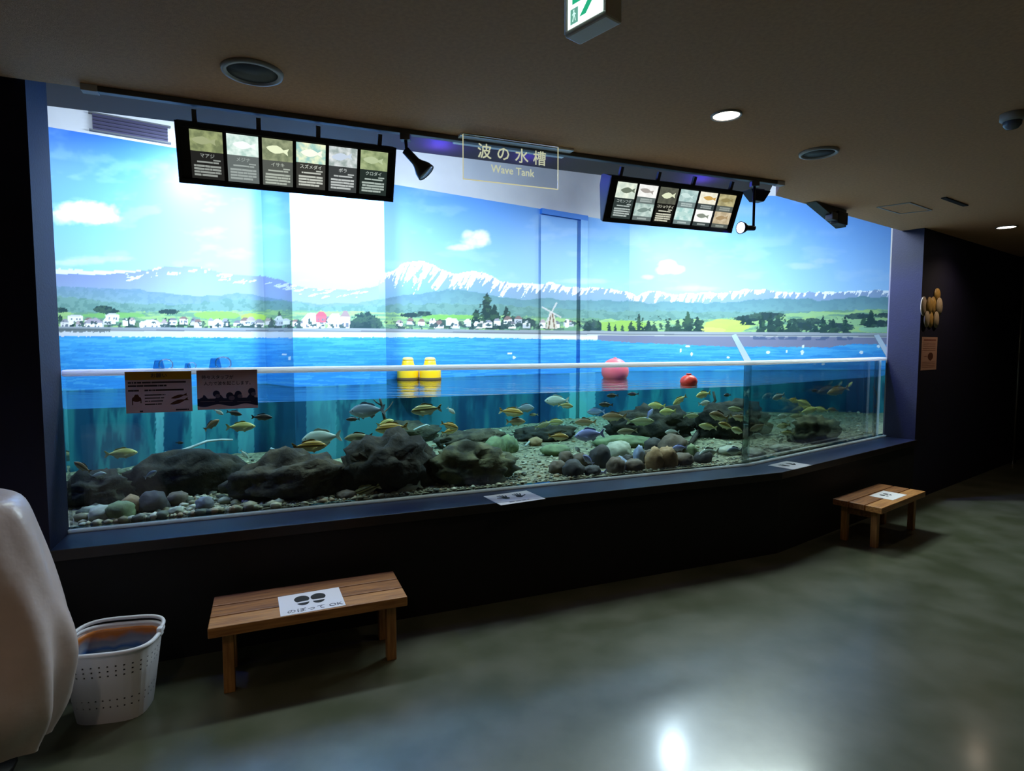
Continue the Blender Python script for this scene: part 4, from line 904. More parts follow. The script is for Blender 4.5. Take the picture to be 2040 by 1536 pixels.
# ------------------------------------------------------------------ ceiling fittings
M_grille = mat('dark_speaker_grille', (34, 36, 40), .6); M_rim = mat('grey_white_rim', (170, 170, 172), .45)
for px, py, r, lab in ((503, 142, .118, 'larger round ceiling speaker above the left species light box'), (1631, 303, .105, 'smaller round ceiling speaker above the right part of the window')):
    p = at_z(px, py, ZC); e = empty('ceiling_speaker', p); tag(e, lab, 'speaker', 'round ceiling speakers')
    MB().lathe([(r * .80, -.004), (r * .84, -.014), (r * .97, -.012), (r, 0), (r * .8, 0)], 40).build('rim', M_rim, e)
    b = MB(); b.lathe([(0, -.006), (r * .82, -.006), (r * .82, 0), (0, 0)], 40); b.build('grille', M_grille, e)
M_bulb = emit_mat('warm_lamp_disc', (255, 244, 226), 14.0)
for px, py, r, lab in ((1447, 229, .072, 'lit recessed downlight nearest the exit sign'), (2005, 452, .085, 'lit recessed downlight at the right edge over the corridor')):
    p = at_z(px, py, ZC); e = empty('ceiling_light', p); tag(e, lab, 'light', 'round recessed downlights')
    MB().lathe([(r * .84, -.003), (r * .88, -.008), (r * .98, -.007), (r, 0), (r * .84, 0)], 40).build('rim', M_rim, e)
    MB().lathe([(0, -.003), (r * .84, -.003), (r * .84, 0), (0, 0)], 40).build('lamp_disc', M_bulb, e)
p = at_z(2018, 226, ZC); e = empty('dome_camera', p); tag(e, 'small pale dome camera at the right edge of the ceiling', 'camera')
MB().lathe([(0, 0), (.05, 0), (.05, -.03), (.04, -.038), (0, -.04)], 24).build('base', M_rim, e)
MB().lathe([(.038, -.036), (.036, -.055), (.024, -.07), (0, -.076)], 24).build('dome', mat('smoky_dome', (96, 104, 124), .12, spec=.8), e)
# access hatch and slot in the ceiling
c = [at_z(1748, 412, ZC), at_z(1812, 403, ZC), at_z(1856, 418, ZC), at_z(1793, 425, ZC)]
e = empty('ceiling_hatch', (0, 0, 0)); tag(e, 'flush square access hatch in the ceiling at right', 'hatch')
b = MB()
for i in range(4):
    a, d = c[i], c[(i + 1) % 4]; b.bar(a + Vector((0, 0, -.003)), d + Vector((0, 0, -.003)), .012, .006)
b.build('frame', M_rim, e); b = MB(); b._add([v + Vector((0, 0, -.002)) for v in c] + [v for v in c], [(0,1,2,3), (4,7,6,5), (0,4,5,1), (1,5,6,2), (2,6,7,3), (3,7,4,0)]); b.build('cover', M_ceil, e)
p, q = at_z(1880, 393, ZC), at_z(1924, 409, ZC); tag(MB().bar(p + Vector((0, 0, -.004)), q + Vector((0, 0, -.004)), .035, .008).build('slot_diffuser', M_blkm), 'short dark slot in the ceiling above the posters', 'vent')

# exit sign
zb = 2.345; pL, pR, pC = at_z(1124, 76, zb), at_z(1208, 30, zb), at_z(1160, 89, zb)
xd = (pR - pL); xd.z = 0; Lx = xd.length; xd.normalize(); dep = (pC - pL).length; H = ZC - zb
M_case = mat('exit_sign_case', (236, 226, 220), .35)
e = empty('exit_sign', None, M=frame(pL, xd, (0, 0, 1))); tag(e, 'lit white and green emergency exit sign with an arrow on the ceiling', 'exit sign')
yd = Vector((e.matrix_world[0][1], e.matrix_world[1][1], 0)); dv = pC - pL; sgn = 1 if yd.dot(dv) > 0 else -1; dep = abs(yd.dot(dv))
Hs = .235
b = MB(); b.box((0, 0, .0), (Lx, sgn * dep, Hs)); b.build('case', M_case, e, bevel=.006)
MB().box((Lx * .3, sgn * dep * .3, Hs), (Lx * .7, sgn * dep * .7, H)).build('ceiling_mount', M_rim, e)
yf = -.0015 * sgn
b = MB(); rect(b, Lx * .10, Lx * .985, .014, Hs - .014, yf); b.build('lit_panel', emit_mat('exit_white', (226, 255, 246), 1.6), e)
fz0, fz1 = .006, Hs - .006
for q, (lo, hi) in enumerate((((.004, 0, fz0), (Lx - .002, 0, fz0 + .006)), ((.004, 0, fz1 - .006), (Lx - .002, 0, fz1)), ((.004, 0, fz0), (.010, 0, fz1)), ((Lx - .008, 0, fz0), (Lx - .002, 0, fz1)))):
    MB().box((lo[0], min(0, yf * 2.5), lo[2]), (hi[0], max(0, yf * 2.5), hi[2])).build('frame_strip', glow_through(mat('clear_frame_strip', (240, 244, 240), .3), .03), e)
M_exg = emit_mat('exit_green', (40, 176, 128), 1.0); M_exg2 = emit_mat('exit_green_dim', (104, 168, 150), 1.0)
x0 = Lx * .10; w = Lx * .885
def sx_(f): return x0 + w * f
b = MB(); yy = yf * 1.8
# arrow pointing right: shaft and two barbs
zc = .092; rect(b, sx_(.13), sx_(.62), zc - .019, zc + .019, yy)
b._add([(sx_(.33), yy, zc - .060), (sx_(.50), yy, zc - .060), (sx_(.90), yy, zc), (sx_(.73), yy, zc)], [(0, 1, 2, 3)]); b._add([(sx_(.33), yy * 1.01, zc + .060), (sx_(.50), yy * 1.01, zc + .060), (sx_(.90), yy * 1.01, zc), (sx_(.73), yy * 1.01, zc)], [(3, 2, 1, 0)])
b.build('arrow', M_exg, e)
b = MB(); rect(b, sx_(.08), sx_(.29), .022, .062, yy); pg = b.build('pictogram', M_exg2, e)
b = MB(); y3 = yf * 2.4
for P in ([(.135,.028),(.165,.028),(.185,.042),(.17,.046)], [(.165,.058),(.195,.058),(.195,.052),(.165,.052)], [(.16,.051),(.2,.051),(.21,.040),(.18,.040)], [(.195,.041),(.215,.041),(.235,.028),(.215,.028)], [(.135,.047),(.165,.050),(.165,.047),(.14,.043)], [(.2,.050),(.235,.046),(.235,.043),(.2,.046)]):
    b._add([(sx_(a), y3, z) for a, z in P], [(0, 1, 2, 3)])
b.build('running_figure', emit_mat('exit_pale', (206, 250, 236), 1.2), pg)

# ------------------------------------------------------------------ notices on the glass
def sheet(name, M, w, h, label, m=M_paper, cat='notice', th_=.0012, parent_parts=True, group=None):
    e = empty(name, None, M=M); tag(e, label, cat, group); MB().box((0, 0, -h), (w, th_, 0)).build('paper', m, e); return e
p, q, r_ = at_n(248, 741, A1, DG - .002), at_n(381, 740, A1, DG - .002), at_n(250, 824, A1, DG - .002)
w = (q - p).dot(t1); h = p.z - r_.z; M_card = glow_through(mat('pinkish_card', (196, 150, 142), .75), .004); M_yhead = glow_through(mat('ochre_header', (206, 152, 26), .7), .004); M_br = mat('brown_print', (96, 52, 36), .7); M_bl = mat('navy_print', (44, 50, 92), .7); M_tx = mat('dark_print', (58, 40, 44), .7); M_blp = mat('pale_violet_print', (128, 116, 150), .7)
e = sheet('notice', frame(p, t1, (0, 0, 1)), w, h, 'notice with an ochre heading stuck on the window at left', M_card)
b = MB(); rect(b, 0, w, -h * .2, 0, -.0006); b.build('header', M_yhead, e)
letters('お願い', h * .12, w * .5, -h * .105, M_tx, e, y=-.0012, bold=.0005)
rr = random.Random(4); b = MB()
for z, a, c, n in ((.265, .04, .92, 6), (.345, .04, .62, 6), (.455, .04, .2, 2), (.455, .28, .88, 5)): bars(b, w * a, w * c, -h * z, h * .042, -.0008, rr, n, .012)
for k in range(4): bars(b, w * .28, w * (.6 - .02 * k), -h * (.57 + .075 * k), h * .026, -.0008, rr, 3, .03)
bars(b, w * .74, w * .95, -h * .95, h * .035, -.0008, rr, 2, .03); bars(b, w * .2, w * .25, -h * .96, h * .035, -.0008, rr, 1)
b.build('lettering', M_tx, e)
b = MB(); flatfish(b, w * .80, -h * .62, w * .26, h * .2, -.0009, .25); flatfish(b, w * .80, -h * .75, w * .30, h * .24, -.0010, .3)
b._add([(w * .16 + math.cos(a) * w * .07, -.001, -h * .66 + math.sin(a) * h * .07) for a in np.linspace(0, 6.0, 12)], [tuple(range(12))]); b._add([(w*.12, -.0011, -h*.60), (w*.2, -.0011, -h*.60), (w*.18, -.0011, -h*.55), (w*.14, -.0011, -h*.55)], [(0,1,2,3)]); rect(b, w*.09, w*.105, -h*.8, -h*.66, -.001); rect(b, w*.215, w*.23, -h*.76, -h*.66, -.001)
b.build('drawings', M_br, e)
p, q, r_ = at_n(391, 738, A1, DG - .002), at_n(512, 736, A1, DG - .002), at_n(393, 817, A1, DG - .002); w = (q - p).dot(t1); h = p.z - r_.z
e = sheet('notice', frame(p, t1, (0, 0, 1)), w, h, 'notice with printed waves stuck on the window, right of the ochre-headed one', M_card)
letters('時々スタッフが', h * .105, w * .34, -h * .185, M_tx, e, y=-.001, bold=.0004); letters('人力で波を起こします。', h * .105, w * .52, -h * .345, M_tx, e, y=-.001, bold=.0004)
b = MB(); NX = 60
top = lambda x: -h * (.72 - .10 * max(0, math.sin(x * 24 - .8)) * (1 if x > .1 else .4)); bot = lambda x: -h * (.90 + .03 * math.sin(x * 14))
xs = np.linspace(0, 1, NX); vs = [(w * x, -.0009, top(x)) for x in xs] + [(w * x, -.0009, bot(x)) for x in xs]
b._add(vs, [(i, i + 1, NX + i + 1, NX + i) for i in range(NX - 1)])
for cx_, cz_, rr_ in ((.31, .60, .055), (.53, .66, .06), (.67, .62, .055), (.90, .56, .06)):
    b._add([(w * cx_ + math.cos(a) * h * rr_ * 1.5, -.0012, -h * cz_ + math.sin(a) * h * rr_ * 1.5) for a in np.linspace(0, 5.9, 14)], [tuple(range(14))])
b.build('printed_waves', M_bl, e)
b = MB()
for cx_, cz_, rr_ in ((.33, .66, .05), (.56, .72, .06), (.70, .68, .05), (.93, .63, .05)):
    b._add([(w * cx_ + math.cos(a) * h * rr_ * 1.2, -.0015, -h * cz_ + math.sin(a) * h * rr_) for a in np.linspace(0, 5.9, 14)], [tuple(range(14))])
for k in range(3): rect(b, w * (.05 + .3 * k), w * (.28 + .3 * k), -h * (.80 + .015 * k), -h * (.785 + .015 * k), -.0014)
b.build('wave_crests', M_blp, e)

# sheets lying on the ledge
def flat_sheet(name, pts_px, z, label, cat='notice'):
    P = [at_z(x, y, z) for x, y in pts_px]                       # front left, front right, back right, back left
    xd = P[1] - P[0]; w = xd.length; xd.normalize(); yd = Vector((-xd.y, xd.x, 0)); h = max(.12, (P[3] - P[0]).dot(yd))
    M = Matrix(((xd.x, yd.x, 0, P[0].x), (xd.y, yd.y, 0, P[0].y), (0, 0, 1, z), (0, 0, 0, 1)))
    e = empty(name, None, M=M); tag(e, label, cat); MB().box((0, 0, 0), (w, h, .0015)).build('paper', M_paper, e); return e, w, h
def flat_letters(s, size, x, y, m, parent, z=.0022, bold=0):
    b = MB(); b.mesh(text_mesh(s, size, 0), Matrix.Translation((x, y, z))); b.mesh(text_mesh(s, size, 0), Matrix.Translation((x + bold * 2, y + bold * 2, z + .0001))); return b.build('lettering', m, parent)
def hand(b, cx, cy, s, flip=1, z=.0021):
    def quad(ax, ay, bx, by, wd):
        d = Vector((bx - ax, by - ay, 0)).normalized(); n = Vector((-d.y, d.x, 0)) * wd
        b._add([(cx + flip*s*(ax + n.x), cy + s*(ay + n.y), z), (cx + flip*s*(bx + n.x), cy + s*(by + n.y), z), (cx + flip*s*(bx - n.x), cy + s*(by - n.y), z), (cx + flip*s*(ax - n.x), cy + s*(ay - n.y), z)], [(0, 1, 2, 3)])
    b._add([(cx + flip * s * math.cos(a) * .32, cy + s * math.sin(a) * .34, z) for a in np.linspace(0, 5.8, 14)], [tuple(range(14))])
    for a, L in ((.55, .85), (.25, 1.0), (-.05, .95), (-.35, .8)): quad(a * .4, .2, a * .9, L, .07)
    quad(.2, -.1, .75, .3, .08)
e, w, h = flat_sheet('ledge_sheet', [(998, 1007), (1087, 994), (1064, 977), (972, 988)], ZL, 'white sheet with two black handprints on the ledge, middle of the window')
b = MB(); hand(b, w * .34, h * .55, h * .30, -1); hand(b, w * .64, h * .55, h * .30, 1); b.build('handprints', M_ink, e)
b = MB(); bars(b, w * .22, w * .7, h * .16, 0, 0, random.Random(1), 1); b.bm.clear(); rect_ = lambda b, x0, x1, y0, y1: b._add([(x0, y0, .002), (x1, y0, .002), (x1, y1, .002), (x0, y1, .002)], [(0, 1, 2, 3)])
for a, c in ((.25, .36), (.39, .5), (.53, .62), (.65, .7)): rect_(b, w * a, w * c, h * .12, h * .19)
b.build('text_line', mat('grey_print', (120, 116, 130), .7), e)
p = [(1580, 935), (1618, 924), (1585, 919), (1528, 925)]
P0 = at_z(1576, 936, ZL); P1 = at_z(1619, 922, ZL)
e = None
c0 = at_z(1574, 927, ZL); w, h = .27, .2
M = Matrix(((t2.x, n2.x, 0, c0.x - t2.x * w / 2 - n2.x * h / 2), (t2.y, n2.y, 0, c0.y - t2.y * w / 2 - n2.y * h / 2), (0, 0, 1, ZL), (0, 0, 0, 1)))
e = empty('ledge_sheet', None, M=M); tag(e, 'white sheet with two black handprints on the ledge, right of the window bend', 'notice'); MB().box((0, 0, 0), (w, h, .0015)).build('paper', M_paper, e)
b = MB(); hand(b, w * .34, h * .5, h * .30, -1); hand(b, w * .66, h * .5, h * .30, 1); b.build('handprints', M_ink, e)

# ------------------------------------------------------------------ step benches
M_wood = mat('pine_plank', (188, 132, 72), .5, var=(140, 88, 44), scale=5, stretch=(1.2, 14, 14), bump=.15, bscale=12, ramp=(.35, .7))
M_wood2 = mat('dark_pine_plank', (160, 106, 58), .5, var=(108, 66, 36), scale=5, stretch=(1.2, 14, 14), bump=.15, bscale=12, ramp=(.35, .7))
M_leg = mat('pine_leg', (180, 130, 74), .6, var=(140, 94, 50), scale=5, stretch=(14, 14, 1.2))
def bench(fl, fr_, label, depth=.352, hb=.32):
    p0, p1 = at_z(*fl, hb), at_z(*fr_, hb); x = p1 - p0; L = x.length
    e = empty('step_bench', None, M=frame((p0.x, p0.y, 0), x, (0, 0, 1))); tag(e, label, 'bench', 'low pine step benches')
    pw = depth / 3
    for k in range(3): MB().box((0, pw * k + .003, hb - .045), (L, pw * (k + 1) - .003, hb)).build('seat_plank', (M_wood, M_wood2, M_wood2)[k], e, bevel=.004)
    for xx in (.05, L - .09):
        for yy in (.05, depth - .09): MB().box((xx, yy, 0), (xx + .045, yy + .045, hb - .045)).build('leg', M_leg, e, bevel=.003)
        MB().box((xx + .01, .096, hb - .105), (xx + .035, depth - .092, hb - .0455)).build('cross_rail', M_wood2, e, bevel=.002)
    return e, L
B1, L1 = bench((413, 1254), (812, 1189), 'nearer low pine bench with a shoeprint sheet, below the window')
B2, L2 = bench((1758, 1013), (1845, 979), 'farther low pine bench at the right end of the window')
def on_bench(B, pts, hb, label):
    P = [at_z(x, y, hb) for x, y in pts]; inv = B.matrix_world.inverted(); Q = [inv @ p for p in P]
    return Q
hb = .32
pts = [at_z(x, y, hb) for x, y in ((559, 1229), (689, 1206), (664, 1173), (547, 1191))]
xd = pts[1] - pts[0]; w = xd.length; xd.normalize(); yd = Vector((-xd.y, xd.x, 0)); h = (pts[3] - pts[0]).dot(yd)
M = Matrix(((xd.x, yd.x, 0, pts[0].x), (xd.y, yd.y, 0, pts[0].y), (0, 0, 1, hb), (0, 0, 0, 1)))
e = empty('bench_sheet', None, M=M); tag(e, 'white sheet with black shoeprints taped on the nearer bench', 'notice'); MB().box((0, 0, 0), (w, h, .0012)).build('paper', M_paper, e)
def sole(b, cx, cy, s, tilt=0):
    for pts_ in ([(math.cos(a) * .38, .34 + math.sin(a) * .44) for a in np.linspace(-.75, math.pi + .75, 18)], [(math.cos(a) * .30, -.10 + math.sin(a) * .36) for a in np.linspace(math.pi + .1, 2 * math.pi - .1, 12)]):
        c, s_ = math.cos(tilt), math.sin(tilt)
        b._add([(cx + s * (x * c - y * s_), cy + s * (x * s_ + y * c), .0018) for x, y in pts_], [tuple(range(len(pts_)))])
b = MB(); sole(b, w * .37, h * .54, h * .40, .08); sole(b, w * .62, h * .54, h * .40, -.04); b.build('shoeprints', M_ink, e)
flat_letters('のぼって OK', h * .19, w * .53, h * .13, mat('grey_text', (96, 92, 100), .7), e, z=.0018, bold=.0004)
M = B2.matrix_world.copy()
c0 = at_z(1769, 987, hb); inv = M.inverted(); q = inv @ c0
w, h = .27, .17
e = empty('bench_sheet', None, M=M @ Matrix.Translation((q.x - w/2, q.y - h/2, hb))); tag(e, 'white sheet with black shoeprints taped on the farther bench', 'notice'); MB().box((0, 0, 0), (w, h, .0012)).build('paper', M_paper, e)
b = MB(); sole(b, w * .38, h * .54, h * .30); sole(b, w * .60, h * .54, h * .30); b.build('shoeprints', M_ink, e)

# ------------------------------------------------------------------ white basket
M_bask = mat('white_basket_plastic', (232, 232, 240), .45); bx = at_z(235, 1283, .30); bc = Vector((bx.x - .05, bx.y + .045, 0)); BS = .98
e = empty('waste_basket', (bc.x, bc.y, 0), R(12)); e.scale = (BS, BS, 1); tag(e, 'white perforated plastic basket on the floor between the cover and bench', 'basket')
def ring(a, c, n, z, q=3.2):
    out = []
    for k in range(n):
        t = k * 2 * math.pi / n; cs, sn = math.cos(t), math.sin(t)
        out.append(Vector((math.copysign(abs(cs) ** (2 / q), cs) * a, math.copysign(abs(sn) ** (2 / q), sn) * c, z)))
    return out
NB = 34; hbk = .30; angs = []
for k in range(NB): angs += [k + .38, k + .62]
def ringp(f, z, grow=0.0):
    a, c = .128 + .040 * f + grow, .100 + .036 * f + grow; out = []
    dense = ring(a, c, 720, z, 3.4); cum = [0]
    for v0, v1 in zip(dense, dense[1:] + dense[:1]): cum.append(cum[-1] + (v1 - v0).length)
    for k in angs:
        d = (k / NB % 1) * cum[-1]; i_ = max(0, min(719, int(np.searchsorted(cum, d)) - 1)); f_ = (d - cum[i_]) / max(1e-9, cum[i_ + 1] - cum[i_]); out.append(dense[i_].lerp(dense[(i_ + 1) % 720], f_))
    return out
hol = [.07, .10, .205, .225, .245]
zs = [0]; 
for z in hol: zs += [z - .004, z + .004]
zs += [hbk]
b = MB(); rings = [ringp(z / hbk, z) for z in zs]; n = len(angs); vs = [v for g in rings for v in g]; fs = []
for i in range(len(zs) - 1):
    for k in range(n):
        if k % 2 == 0 and i % 2 == 1: continue
        fs.append((i*n+k, i*n+(k+1) % n, (i+1)*n+(k+1) % n, (i+1)*n+k))
fs.append(tuple(range(n))[::-1]); b._add(vs, fs, False); b.build('body', M_bask, e, solid=.004)
rp = ring(.172, .139, 56, hbk); b = MB(); b.tube(rp + rp[:1], .009, 8, caps=False); b.build('rim', M_bask, e)
hp = [Vector((math.copysign(abs(math.cos(t)) ** .6, math.cos(t)) * .170, .02 + math.sin(t) ** .6 * .128, hbk + .012 + .010 * math.sin(t))) for t in np.linspace(0.02, math.pi - .02, 30)]
b = MB(); b.tube(hp, .008, 8); b.build('handle', M_bask, e)
for s in (-1, 1): MB().box((s * .172 - .010, .005, hbk - .012), (s * .172 + .010, .035, hbk + .022)).build('handle_pivot', M_bask, e, bevel=.004)
b = MB(); lr = [ring(.122 + .040 * f, .094 + .036 * f, 48, f * hbk, 3.4) for f in (.02, .3, .6, .9)]
b._add([v for g in lr for v in g], [(i*48+k, i*48+(k+1) % 48, (i+1)*48+(k+1) % 48, (i+1)*48+k) for i in range(3) for k in range(48)] + [tuple(range(48))], True); b.build('inner_liner', mat('dark_grey_liner', (40, 44, 52), .5), e)
# printed bag lining the back of the basket
m = bpy.data.materials.new('printed_bag'); m.use_nodes = True; nt = m.node_tree; bb = nt.nodes['Principled BSDF']; bb.inputs['Roughness'].default_value = .4
tc = nt.nodes.new('ShaderNodeTexCoord'); sx = nt.nodes.new('ShaderNodeSeparateXYZ'); nt.links.new(tc.outputs['Object'], sx.inputs[0]); nz = nt.nodes.new('ShaderNodeTexNoise'); nz.inputs['Scale'].default_value = 9
nt.links.new(tc.outputs['Object'], nz.inputs['Vector']); ad = nt.nodes.new('ShaderNodeMath'); ad.operation = 'MULTIPLY_ADD'; ad.inputs[1].default_value = .07; nt.links.new(nz.outputs['Fac'], ad.inputs[0]); nt.links.new(sx.outputs['Z'], ad.inputs[2])
mr = nt.nodes.new('ShaderNodeMapRange'); mr.inputs['From Min'].default_value = .20; mr.inputs['From Max'].default_value = .335; nt.links.new(ad.outputs[0], mr.inputs['Value'])
rp_ = nt.nodes.new('ShaderNodeValToRGB'); el = rp_.color_ramp.elements
st = [(0, (176, 184, 190)), (.22, (150, 176, 196)), (.36, (58, 112, 186)), (.48, (156, 164, 186)), (.62, (136, 138, 156)), (.76, (198, 116, 52)), (1, (206, 122, 50))]
while len(el) < len(st): el.new(.5)
for x_, (p_, c_) in zip(el, st): x_.position = p_; x_.color = (*lin(c_), 1)
nt.links.new(mr.outputs[0], rp_.inputs[0]); nt.links.new(rp_.outputs[0], bb.inputs['Base Color'])
b = MB(); NA, NZ = 30, 10; vs = []
for i in range(NZ):
    f = .60 + .37 * i / (NZ - 1)
    for k in range(NA):
        t = .12 + (math.pi - .24) * k / (NA - 1); a, c = .128 + .040 * f - .010, .100 + .036 * f - .010; cs, sn = math.cos(t), math.sin(t)
        low = (.06 * (1 - i / (NZ - 1))) * math.sin(t * 1.0)
        vs.append((math.copysign(abs(cs) ** .588, cs) * a, abs(sn) ** .588 * c - .01 * abs(mnoise.noise(Vector((k * .3, i * .3, 0)))), f * hbk + low * .0 + .012 * math.cos(t) * (1 - i / (NZ - 1))))
b._add(vs, [(i*NA+k, i*NA+k+1, (i+1)*NA+k+1, (i+1)*NA+k) for i in range(NZ-1) for k in range(NA-1)], True)
o = b.build('printed_bag', m, solid=.002); o.matrix_world = e.matrix_world if False else Matrix.Translation((bc.x, bc.y, 0)) @ Matrix.Rotation(R(12), 4, 'Z') @ Matrix.Diagonal((BS, BS, 1, 1))
tag(o, 'bag printed in orange, grey and blue lining the back of the white basket', 'bag')

# ------------------------------------------------------------------ covered stand at the left
M_cov = mat('pinkish_vinyl_cover', (222, 204, 200), .3, var=(206, 186, 182), scale=4, bump=.8, bscale=7, spec=.6)
cx_, cy_ = -1.95, 1.93; e = empty('covered_stand', (cx_, cy_, 0)); tag(e, 'tall stand wrapped in a wrinkled pinkish cover at the left edge', 'covered stand')
prof = [(1.003, .02), (1.002, .18), (.998, .25), (.988, .285), (.97, .31), (.93, .33), (.87, .35), (.80, .37), (.72, .392), (.64, .412), (.56, .43), (.48, .446), (.42, .458), (.37, .465), (.33, .465), (.29, .458), (.25, .44), (.21, .41), (.17, .375), (.14, .35), (.12, .34)]
NA = 96; vs = []
for i, (z, r) in enumerate(prof):
    low = max(0, min(1, (1.0 - z) / .75))
    for k in range(NA):
        a = k * 2 * math.pi / NA; q = 3.0; sq = (abs(math.cos(a - .35)) ** q + abs(math.sin(a - .35)) ** q) ** (-1 / q); sq = .86 + .14 * sq
        fold = -.03 * low - .045 * low * abs(math.sin(a * 4.5 + 1.2 * math.sin(z * 4))) ** 3 + .014 * low * math.sin(a * 13 + z * 9) + .045 * low * mnoise.noise(Vector((math.cos(a) * 2, math.sin(a) * 2, z * 4.5)))
        rr_ = (r * sq + fold * (0 if i < 2 else 1)); vs.append((math.cos(a) * rr_, math.sin(a) * rr_ * .62, z + .02 * low * mnoise.noise(Vector((math.cos(a) * 3, math.sin(a) * 3, 7))) * (i > 15)))
b = MB(); b._add(vs, [(i*NA+k, i*NA+(k+1) % NA, (i+1)*NA+(k+1) % NA, (i+1)*NA+k) for i in range(len(prof)-1) for k in range(NA)] + [tuple(range(NA))], True)
b.build('cover', M_cov, e, subsurf=1)
b = MB(); b.lathe([(0, 0), (.2, 0), (.2, .02), (.03, .04), (.025, .95), (0, .95)], 20); b.build('stand', M_blk, e)
# ------------------------------------------------------------------ right wall: paper ovals, poster, steel post
M_gold = mat('gold_paper', (196, 160, 84), .6, var=(170, 130, 60), scale=30); M_gold2 = mat('pale_gold_paper', (196, 178, 150), .6, var=(170, 150, 120), scale=30)
OV = [(1866, 587, 12, 20, 0, 'gold oval paper placed alone above the cluster on the wall'),(1838, 610, 11, 30, 1, 'oval paper at the left end of the upper cluster row'),(1848, 609, 11, 27, 0, 'second oval from left in the upper cluster row'),(1858, 609, 11, 28, 0, 'third oval from left in the upper cluster row'),(1869, 611, 12, 28, 1, 'oval paper at the right end of the upper cluster row'),
      (1842, 636, 10, 26, 1, 'oval paper at the left of the lower cluster row'),(1852, 637, 10, 25, 0, 'oval paper in the middle of the lower cluster row'),(1862, 637, 10, 26, 1, 'oval paper at the right of the lower cluster row')]
for i, (px, py, w, h, k, lab) in enumerate(OV):
    p = at_n(px, py, A2, DW2); s = p.length / F_PX; b = MB(); hw_, hh_ = (at_n(px + w / 2, py, A2, DW2) - at_n(px - w / 2, py, A2, DW2)).dot(t2) * .5, h * s * .5; dd_ = .004 + .0016 * (i % 3)
    b.lathe([(0, -dd_ * .5), (1, -dd_ * .5), (1, dd_ * .5), (0, dd_ * .5)], 24, Matrix.Rotation(R(90), 4, 'X') @ Matrix.Diagonal((hw_ * 1.05, hh_, 1, 1)))
    o = b.build('paper_oval', (M_gold, M_gold2)[k]); o.matrix_world = Matrix.Translation(p - n2 * (.004 + .005 * (i % 3) + (.004 if i > 4 else 0))) @ Matrix.Rotation(A2, 4, 'Z'); tag(o, lab, 'paper oval', 'gold paper ovals on the right wall')
p, q, r_ = at_n(1837, 671, A2, DW2 - .002), at_n(1868, 671, A2, DW2 - .002), at_n(1835, 738, A2, DW2 - .002); w = (q - p).dot(t2); h = p.z - r_.z
e = sheet('wall_poster', frame(p, t2, (0, 0, 1)), w, h, 'small portrait poster with a brown emblem on the navy wall at right', mat('pink_beige_paper', (206, 160, 140), .7), 'poster')
b = MB(); rr = random.Random(9); bars(b, w * .12, w * .9, -h * .09, h * .05, -.001, rr, 3, .01)
for k in range(5): bars(b, w * .08, w * .9, -h * (.18 + .055 * k), h * .012, -.001, rr, 3, .02)
bars(b, w * .18, w * .36, -h * .58, h * .02, -.001, rr, 1)
for k in range(4): bars(b, w * .08, w * .9, -h * (.76 + .05 * k), h * .012, -.001, rr, 3, .02)
b.build('lettering', mat('faded_brown_print', (160, 104, 88), .7), e)
b = MB(); b._add([(w * .58 + math.cos(a) * w * .17, -.0012, -h * .585 + math.sin(a) * h * .115) for a in np.linspace(0, 5.95, 16)], [tuple(range(16))]); b._add([(w*.5, -.0013, -h*.68), (w*.66, -.0013, -h*.68), (w*.58, -.0013, -h*.73)], [(0,1,2)]); b.build('emblem', M_br, e)
p = at_n(2036, 600, A2, DW2 - .05); e = empty('steel_post', (p.x, p.y, 0)); tag(e, 'slim steel post at the far right edge of the picture', 'post'); MB().lathe([(0, 0), (.016, 0), (.016, ZC - .002), (0, ZC - .002)], 14).build('tube', M_chrome, e); MB().lathe([(0, 0), (.04, 0), (.04, .008), (0, .01)], 18).build('base_flange', M_chrome, e)
# ------------------------------------------------------------------ lights
def light(kind, name, loc, energy, col, aim=None, size=.1, spot=60, blend=.4, sizey=None):
    l = bpy.data.lights.new(name, kind); l.energy = energy; l.color = lin(col)
    if kind == 'AREA':
        l.size = size
        if sizey: l.shape = 'RECTANGLE'; l.size_y = sizey
    else: l.shadow_soft_size = size
    if kind == 'SPOT': l.spot_size = R(spot); l.spot_blend = blend
    o = bpy.data.objects.new(name, l); C.objects.link(o); o.location = loc
    if aim is not None: o.rotation_euler = (Vector(aim) - Vector(loc)).to_track_quat('-Z', 'Y').to_euler()
    return o
def wall_p(px, py, dd=None): d = ray(px, py); dd = nb.dot(B_left); return ORG + d * (dd / d.dot(nb))
COOL = (214, 240, 255)
h1 = wall_p(385, 440); light('SPOT', 'flood_left', h1 - nb * .62 + Vector((.03, 0, .45)), 84, COOL, h1, .06, 130, 1.0)
h2 = Vector((-1.30, 4.50, 2.25)); light('SPOT', 'flood_column', (-.98, 3.85, 2.86), 190, COOL, h2, .06, 110, .9)
for s, L_, en in ((-1.2, 1.2, 8), (.35, 1.2, 25), (1.6, 1.2, 30)):
    p = n1 * (DG + .56) + t1 * s; light('AREA', 'wall_washer', (p.x, p.y, 2.92), en, COOL, (p.x + nb.x * 1.2, p.y + nb.y * 1.2, 2.2), L_, sizey=.15)
p = n2 * (DG2 + .56) + t2 * (t2.dot(FOLD) + 1.3); light('AREA', 'wall_washer', (p.x, p.y, 2.95), 48, COOL, (3.2, 7.2, 2.2), 1.2, sizey=.15)
for s_, en in ((-1.3, 16), (.1, 18), (1.5, 22), (2.7, 26)):
    q = n1 * (DG + .62) + t1 * s_; light('AREA', 'tank_fill_light', (q.x, q.y, 2.90), en, (225, 245, 240), (q.x + nb.x * .12, q.y + nb.y * .12, .6), .9, sizey=.12)  # unseen area lights added to brighten the water and the bed
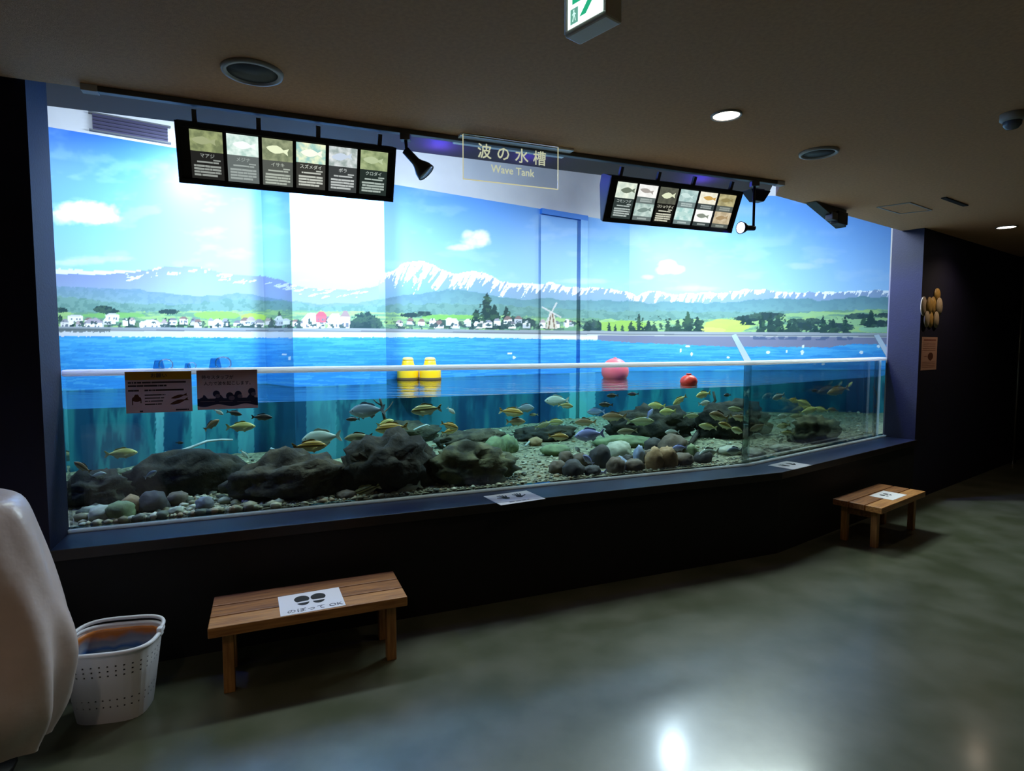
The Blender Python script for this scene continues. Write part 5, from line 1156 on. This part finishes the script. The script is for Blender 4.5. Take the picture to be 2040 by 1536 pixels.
q = n2 * (DG2 + .62) + t2 * (t2.dot(FOLD) + 1.2); light('AREA', 'tank_fill_light', (q.x, q.y, 2.95), 85, (225, 245, 240), (q.x, q.y + .2, .6), 1.2, sizey=.12)
light('SPOT', 'skylight_lamp', (1.92, 6.75, 3.35), 130, COOL, (.9, 3.0, 0), .10, 120, .6)
light('SPOT', 'blue_beam', BLUE_AT, 70, (60, 50, 255), surf(1222, 750), .03, 34, .7)
for s_, en in ((1.0, 5), (1.6, 2.2), (3.0, 3)):
    q = n1 * (DG + .2) + t1 * s_; light('POINT', 'blue_soffit_fill', (q.x, q.y, 2.63), en, (70, 60, 255), None, .02)  # unseen point lights added to make the blue patches on the soffit
light('SPOT', 'blue_wash', n1 * 3.72 + t1 * -1.3 + Vector((0, 0, 2.3)), 40, (30, 40, 255), (G0.x, G0.y - .1, 1.3), .05, 70, .8)
q = n2 * (DG2 + .25) + t2 * (t2.dot(G1) - 1.1); light('SPOT', 'blue_wash', (q.x, q.y, 2.5), 75, (60, 80, 255), (F1.x + .03, F1.y + .12, 1.55), .03, 60, .8)
WARM = (255, 226, 196)
for px, py, en in ((1447, 229, 14), (2005, 452, 22)):
    p = at_z(px, py, ZC); light('SPOT', 'downlight', (p.x, p.y, ZC - .012), en, WARM, (p.x, p.y, 0), .06, 140, .8)
for x_, y_, en in ((-.9, .5, 15), (1.3, .1, 10), (-2.6, -.6, 30), (3.4, .6, 12), (-.6, -1.8, 48), (2.2, -2.0, 50), (5.6, 2.0, 16), (5.0, -1.2, 34)):
    light('SPOT', 'downlight', (x_, y_, ZC - .02), en, WARM, (x_, y_, 0), .06, 140, .8)
w_ = bpy.data.worlds.new('dim_air'); scene.world = w_; w_.use_nodes = True; w_.node_tree.nodes['Background'].inputs[0].default_value = (.012, .011, .011, 1); w_.node_tree.nodes['Background'].inputs[1].default_value = 1.0
# ------------------------------------------------------------------ camera and view
cd = bpy.data.cameras.new('camera'); cam = bpy.data.objects.new('camera', cd); C.objects.link(cam); scene.camera = cam
cd.sensor_width = 36; cd.lens = F_PX / 2040 * 36; cd.clip_start = .02
cam.location = ORG; cam.rotation_euler = (R(90) - PITCH, 0, 0)
vs_ = scene.view_settings; vs_.view_transform = 'Standard'; vs_.look = 'None'; vs_.gamma = 1; vs_.use_curve_mapping = False; vs_.exposure = 0.0
scene.cycles.transparent_max_bounces = 24; scene.cycles.max_bounces = 10; scene.cycles.use_denoising = True
scene.cycles.caustics_reflective = False; scene.cycles.caustics_refractive = False
